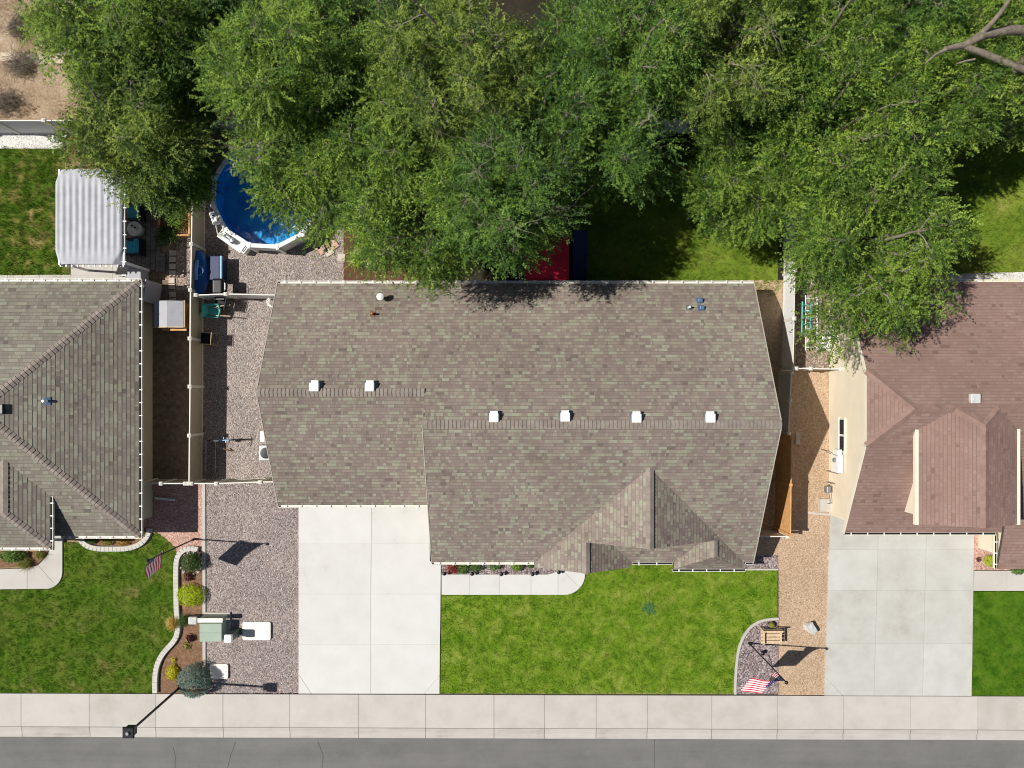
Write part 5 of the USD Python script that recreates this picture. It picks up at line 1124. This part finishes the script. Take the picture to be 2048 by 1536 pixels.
# ---------------------------------------------------------------- right side yard
ladder('ladder', 'white aluminium extension ladder lying beside the pale fence', W(1623, 700, .5), W(1623, 590, .75), .27, 9, 'white_metal', .035)
t = ladder('ladder', 'teal step ladder lying on the white extension ladder', W(1612, 668, .85), W(1614, 603, 1.0), .2, 5, 'teal_metal', .04)
part(t, 'top_cap', MB().box(W(1612, 668, .88), (.5, .12, .1)), 'grey_metal')
c = W(1684, 666, .75); t = thing('air_conditioner', 'grey air conditioner with a round fan at the corner of the red roofed house', 'air conditioner', (*c[:2], 0))
part(t, 'cabinet', MB().rbox((*c[:2], .36), (.82, .75, .72), .04), 'rock')
part(t, 'fan_ring', MB().lathe((c[0] + .08, c[1], .72), [(.3, 0), (.32, .03), (.28, .04), (.27, .0)], 24), 'grey_metal')
gr = MB()
for k in range(10): gr.tube([(c[0] + .08, c[1], .75), (c[0] + .08 + .29 * math.cos(k * .628), c[1] + .29 * math.sin(k * .628), .745)], .006, 4)
gr.cyl((c[0] + .08, c[1], .74), .07, .03); part(t, 'fan_grille', gr, 'aluminium'); part(t, 'fan_well', MB().cyl((c[0] + .08, c[1], .715), .27, .012), 'dark_gap')
c = W(1655, 681, .7); t = thing('utility_cabinet', 'white electrical cabinet left of the round fan unit', 'cabinet', (*c[:2], 0)); part(t, 'body', MB().rbox((*c[:2], .35), (.42, .72, .7), .03), 'white_plastic'); part(t, 'door', MB().box((c[0] - .215, c[1], .36), (.02, .6, .55)), 'white_metal')
part(t, 'pipe', MB().tube([c + [.1, -.4, -.4], c + [.5, -.46, -.35], c + [1.3, -.25, .1]], .035), 'white_plastic')
single('paver', 'pinkish stone slab in the shaded tan gravel', 'paver', MB().box(W(1595, 877) + [0, 0, .03], (.22, .56, .06), bev=.01), 'paver_pale')
single('hose', 'yellow hose loop on the grass edge behind the red roof', 'hose', MB().tube([W(1963, 556, .05), W(1967, 550, .05), W(1975, 548, .05), W(1983, 551, .05), W(1988, 556, .05), W(1996, 557, .05)], .018, 5), 'leaf_yellow')
single('concrete_border', 'narrow concrete strip crossing the tan gravel to the red roofed house', 'border', MB().box(W(1637, 1027) + [0, 0, .03], (1.05, .1, .06), -.1), 'concrete_warm')

# ---------------------------------------------------------------- front yard things
c = W(373, 1363); k_ = 5.55
t = thing('street_lamp', 'tall black lamp post rising from the blue green spruce', 'street lamp', c)
part(t, 'pole', MB().tube([c, c + [0, 0, .4], c + [0, 0, k_ - .1]], [.075, .06, .05], 10), 'black_metal')
hd = part(t, 'lantern_head', MB().box(c + [-.02, 0, k_], (.46, .44, .1), bev=.03).box(c + [-.02, 0, k_ - .2], (.36, .34, .3)), 'black_metal')
part(hd, 'photocell', MB().cyl(c + [-.02, 0, k_ + .05], .07, .08), 'grey_metal'); part(hd, 'lens', MB().box(c + [-.02, 0, k_ - .37], (.3, .28, .04)), 'white_plastic')

def flag_pole(name, label, base, h):
    t = thing(name, label, 'flag pole', base)
    part(t, 'pole', MB().tube([base, base + [0, 0, h]], [.035, .026], 8), 'black_metal'); part(t, 'finial', MB().lathe(base + [0, 0, h], [(.001, 0), (.06, .03), (.08, .08), (.06, .13), (.001, .16)], 12), 'black_metal')
    part(t, 'base_sleeve', MB().cyl(base, .06, .25), 'black_metal'); return t
def flag(label, base, ztop, hoist, fly, dirf):
    """A striped cloth hanging from the pole: dirf(s) -> point of the flag's top edge at s, dz of droop; built stripe by stripe."""
    t = thing('flag', label, 'flag', (base[0], base[1], ztop - hoist))
    N = 26
    def pt(u, w, lift=0.0):      # u along the fly 0..1, w down the hoist 0..1
        o, down, side = dirf(u)
        p = np.array([base[0], base[1], ztop]) + o + down * w * hoist
        e = .02; o2, d2, _ = dirf(min(1, u + e)); du = (o2 + d2 * w * hoist) - (o + down * w * hoist)
        n = np.cross(du, down); n = n / (np.linalg.norm(n) + 1e-9)
        p = p + side * (.05 * math.sin(9 * u + 2.3 * w)) * u
        return p + n * lift
    for k in range(13):
        for sgn in (1,):
            u0 = .4 if k < 7 else 0.0; us = np.linspace(u0, 1, N); v = [pt(u, k / 13) for u in us] + [pt(u, (k + 1) / 13) for u in us]
            mb = MB().add(v, [[i, i + 1, N + i + 1, N + i] for i in range(N - 1)])
            part(t, 'stripe', mb, 'flag_red' if k % 2 == 0 else 'flag_white')
    us = np.linspace(0, .4, 12); ws = np.linspace(0, 7 / 13, 6); v = [pt(u, w) for w in ws for u in us]
    part(t, 'canton', MB().add(v, [[a * 12 + i, a * 12 + i + 1, (a + 1) * 12 + i + 1, (a + 1) * 12 + i] for a in range(5) for i in range(11)]), 'flag_blue')
    mb = MB()
    for ra in range(9):
        for cc in range(6 if ra % 2 == 0 else 5):
            u = .4 * (cc + (.5 if ra % 2 == 0 else 1.0)) / 6; w = 7 / 13 * (ra + .5) / 9
            for lf in (.006, -.006):
                ctr = pt(u, w, lf); sv = []
                for i in range(10):
                    a = i * math.pi / 5; rr = .016 if i % 2 == 0 else .0065
                    sv.append(pt(u + rr * math.sin(a) * .66 * hoist / fly * 1.5, w - rr * math.cos(a) / hoist * 1.2, lf))
                mb.add([ctr] + sv, [[0, 1 + i, 1 + (i + 1) % 10] for i in range(10)])
    part(t, 'stars', mb, 'flag_white', kind='stuff')
    return t
fb = W(389, 1078); fh = 4.62
flag_pole('flag_pole', 'black flag pole standing in the pink gravel behind the curved bed', fb, fh)
def mixv(a, b, k): k = max(0.0, min(1.0, k)); k = k * k * (3 - 2 * k); return np.array(a) * (1 - k) + np.array(b) * k
def path(u, L, f, o0):
    o = np.array(o0, float); n = 14
    for i in range(n):
        s = u * (i + .5) / n; g = np.array(f(s)); o = o + g / np.linalg.norm(g) * (L * u / n)
    return o
def dleft(u):
    o = path(u, 1.6, lambda s: (-.62 + .5 * s, -.55 - .3 * s, -.5 - .25 * s), (-.03, -.01, 0))
    return o, mixv((0, 0, -1), (.08, .2, -.95), u / .16), np.array([.9, .2, 0])
flag('american flag with faded stripes drooping over the left lawn', fb, fh - .12, 1.35, 1.6, dleft)
fb2 = W(1498, 1286); fh2 = 4.95
flag_pole('flag_pole', 'black flag pole standing in the curved purple gravel bed', fb2, fh2)
def dright(u):
    o = path(u, 1.38, lambda s: (-1.0, -.28 + .3 * s, -.62), (-.03, 0, 0))
    return o, mixv((0, 0, -1), (-.22, -.72, -.62), u / .35), np.array([.0, .6, .5])
flag('american flag with bright stripes flying left over the purple gravel bed', fb2, fh2 - .1, 1.1, 1.7, dright)

# green utility box and pedestals
t = thing('transformer', 'green utility transformer box in the grey gravel beside the concrete border', 'utility box', (*W(440, 1262)[:2], 0))
a = W(412, 1283, .75); b = W(443, 1247, .75); x0, x1, y0, y1 = a[0] - .28, b[0], a[1], b[1]
part(t, 'cabinet', MB().box(((x0 + x1) / 2, (y0 + y1) / 2, .36), (x1 - x0, y1 - y0, .72)), 'utility_green')
part(t, 'lid', MB().box(((x0 + x1) / 2, (y0 + y1) / 2 + .2, .745), (x1 - x0 + .03, (y1 - y0) / 2, .05), bev=.012).box(((x0 + x1) / 2, (y0 + y1) / 2 - .22, .745), (x1 - x0 + .03, (y1 - y0) / 2, .05), bev=.012), 'utility_green')
part(t, 'back_cover', MB().box(((x0 + x1) / 2, y1 + .17, .4), (x1 - x0 + .12, .16, .8), bev=.015), 'utility_green'); part(t, 'back_lid', MB().box(((x0 + x1) / 2, y1 + .17, .82), (x1 - x0 + .16, .2, .04)), 'lid_cream')
part(t, 'pad', MB().box(((x0 + x1) / 2, (y0 + y1) / 2 + .1, .04), (x1 - x0 + .3, y1 - y0 + .45, .1)), 'concrete_warm')
c = W(473, 1263); t = thing('utility_pedestal', 'green utility pedestal with a white cap beside the green box', 'utility pedestal', c)
part(t, 'body', MB().rbox(c + [0, 0, .5], (.34, .34, 1.0), .05), 'utility_green_dark'); part(t, 'cap', MB().rbox(c + [-.0, 0, 1.05], (.38, .38, .2), .07), 'white_plastic')
c = W(386, 1241, .6); t = thing('utility_pedestal', 'pale grey green pedestal standing in the dark grass clump', 'utility pedestal', (*c[:2], 0)); part(t, 'body', MB().rbox((*c[:2], .28), (.34, .3, .56), .05), 'utility_green_dark'); part(t, 'cap', MB().rbox((*c[:2], .6), (.42, .36, .16), .06), 'rock')
for px, py, w, h, lb in ((513, 1262, 1.33, .86, 'large cream utility vault lid in the grey gravel'), (438, 1343, .84, .70, 'small white utility vault lid beside the blue green spruce')):
    c = W(px, py, .1); t = thing('vault_lid', lb, 'vault lid', (*c[:2], 0))
    sh = sbox(c[0] - w / 2, c[1] - h / 2, c[0] + w / 2, c[1] + h / 2).buffer(-.1).buffer(.1)
    part(t, 'lid', MB().prism(sh, -.02, .11), 'lid_cream'); part(t, 'lid_plate', MB().prism(sh.buffer(-.05), .1, .118), 'lid_cream')
    for s in (-1, 1): part(t, 'bolt', MB().cyl((c[0] + s * w * .36, c[1], .117), .02, .008, 8), 'grey_metal')
# path lights: one built, the others copies
plb = [(890, 1144), (945, 1144.5), (1003, 1145), (1065, 1145), (1117, 1141)]
lt = ['path light at the driveway end of the front walk', 'path light beside the second slab of the front walk', 'path light beside the third slab of the front walk', 'path light beside the fourth slab of the front walk', 'path light at the bend of the front walk']
c = W(*plb[0]); t = thing('path_light', 'small black ' + lt[0], 'path light', c, 'path lights along the front walk')
part(t, 'stake', MB().cyl(c, .018, .34, 8), 'black_metal'); part(t, 'shade', MB().lathe(c + [0, 0, .3], [(.001, .1), (.09, .06), (.1, .03), (.05, .02), (.04, -.06), (.001, -.06)], 14), 'black_metal')
for i in range(1, 5): dup(t, W(*plb[i]), .3 * i, 'small black ' + lt[i])
dup(t, W(1521, 1302), 0, 'small black path light in the purple gravel beside the right flag pole', 'lights and sprinklers in the purple bed')
c = W(1508, 1370); t = thing('sprinkler', 'small black sprinkler head in the purple gravel near the pavement', 'sprinkler', c); part(t, 'body', MB().cyl(c, .05, .12, 12), 'black_metal'); part(t, 'riser', MB().cyl(c + [0, 0, .12], .02, .06, 8), 'black_metal')
single('drip_tube', 'thin dark drip tube curving across the purple gravel', 'tube', MB().tube(np.array([[*W(x, y)[:2], .035] for x, y in smooth([(1492, 1319), (1498, 1307), (1510, 1300), (1522, 1299), (1533, 1306), (1541, 1320), (1544, 1345)], 24)]), .011, 5), 'black_metal', True)
# wooden bench
c = W(1542, 1273, .42); t = thing('bench', 'weathered wooden garden bench beside the curved border and tan gravel', 'bench', (*c[:2], 0))
for k in range(4): part(t, 'seat_slat', MB().box((c[0], c[1] - .27 + .165 * k, .42), (.95, .14, .035), bev=.006), 'wood_tan')
for k in range(2): part(t, 'back_slat', MB().box((c[0], c[1] + .37, .6 + .17 * k), (.95, .03, .12)), 'wood_tan')
for sx_ in (-.4, .4):
    part(t, 'leg', MB().box((c[0] + sx_, c[1] - .25, .2), (.07, .07, .4)), 'wood_tan'); part(t, 'leg', MB().box((c[0] + sx_, c[1] + .34, .42), (.07, .06, .84)), 'wood_tan'); part(t, 'arm', MB().box((c[0] + sx_, c[1] + .02, .62), (.08, .66, .04)), 'wood_tan')
c = W(1544, 1251, .3); t = thing('garden_lantern', 'pale yellow garden lantern behind the wooden bench', 'lantern', (*c[:2], 0)); part(t, 'globe', MB().lathe((*c[:2], .12), [(.001, 0), (.12, .04), (.15, .14), (.1, .24), (.001, .27)], 14), 'leaf_olive'); part(t, 'base', MB().cyl((*c[:2], 0), .1, .12), 'black_metal')
m = trimesh.creation.box([.28, .5, .42]); c = W(1622, 1257, .25)
m = m.subdivide().subdivide(); v = m.vertices.copy(); v += .04 * (meshkit.noise(v * 6 + 20, 3)[:, None] - .5) * 2; Rz = trimesh.transformations.euler_matrix(0, .25, .55)[:3, :3]
single('boulder', 'pale flat landscape stone standing in the tan gravel beside the wide driveway', 'stone', MB().add(v @ Rz.T + [c[0], c[1], .18], m.faces), 'rock', 40)
c = W(1651, 1296); single('drain_grate', 'small black bar at the edge of the tan gravel', 'grate', MB().box(c + [-.05, 0, .02], (.3, .03, .04)), 'black_metal')

# fallen leaves on the gravel and roof edge near the crowns
fr = np.random.default_rng(77); n = 900
lv = (np.array([[0, 0, 0], [.03, .018, .004], [.06, 0, .0], [.03, -.018, .006]]), np.array([[0, 1, 2], [0, 2, 3]]))
p = np.vstack([sow(poly([(420, 480), (690, 480), (690, 566), (420, 566)]), 10, fr), sow(poly([(590, 500), (1010, 560), (1010, 566), (590, 566)]), 6, fr), sow(poly([(270, 560), (404, 560), (404, 966), (270, 966)]), 6, fr), sow(poly([(1590, 500), (1660, 500), (1660, 740), (1590, 740)]), 12, fr)])
path = clean('/World/fallen_leaves')
instancer(path, [lv], np.c_[p, np.full(len(p), .02)], quat_z(fr.uniform(0, 6.283, len(p))), fr.uniform(.7, 1.5, len(p)), np.zeros(len(p)), 'dead_leaf')
tag(stage.GetPrimAtPath(path), 'dry brown fallen leaves scattered over the side yards', 'leaves', kind='stuff')

# the dry lot: a pale trodden strip and dry grass
ground_sheet('dirt_track', Polygon(G(smooth([(-120, 96), (-40, 104), (20, 103), (70, 108), (140, 100), (200, 96), (200, 118), (140, 124), (80, 126), (30, 120), (-30, 124), (-120, 120)], 60))).buffer(0), -.105, 'pale_dirt')
dr = np.random.default_rng(88)
p = np.vstack([sow(poly([(-110, 128), (170, 128), (190, 236), (-110, 236)]), 22, dr), sow(poly([(-110, -60), (110, -60), (130, 90), (-110, 90)]), 8, dr)])
p = p[meshkit.noise(np.c_[p * .9, np.zeros(len(p))], 4) > .42]
path = clean('/World/dry_grass')
instancer(path, tuft_protos(dr, hgt=.12, spread=.12), np.c_[p, np.full(len(p), -.12)], quat_z(dr.uniform(0, 6.283, len(p))), dr.uniform(.6, 1.6, len(p)), dr.integers(0, 3, len(p)), 'grass_dry')
tag(stage.GetPrimAtPath(path), 'dry tan grass scattered over the dirt lot behind the grey fence', 'grass', kind='stuff')
single('timber_edging', 'brown timber edging behind the striped canopy', 'edging', MB().box(W(170, 332) + [0, 0, .1], (1.6, .14, .24), 0, bev=.01), 'wood_brown')
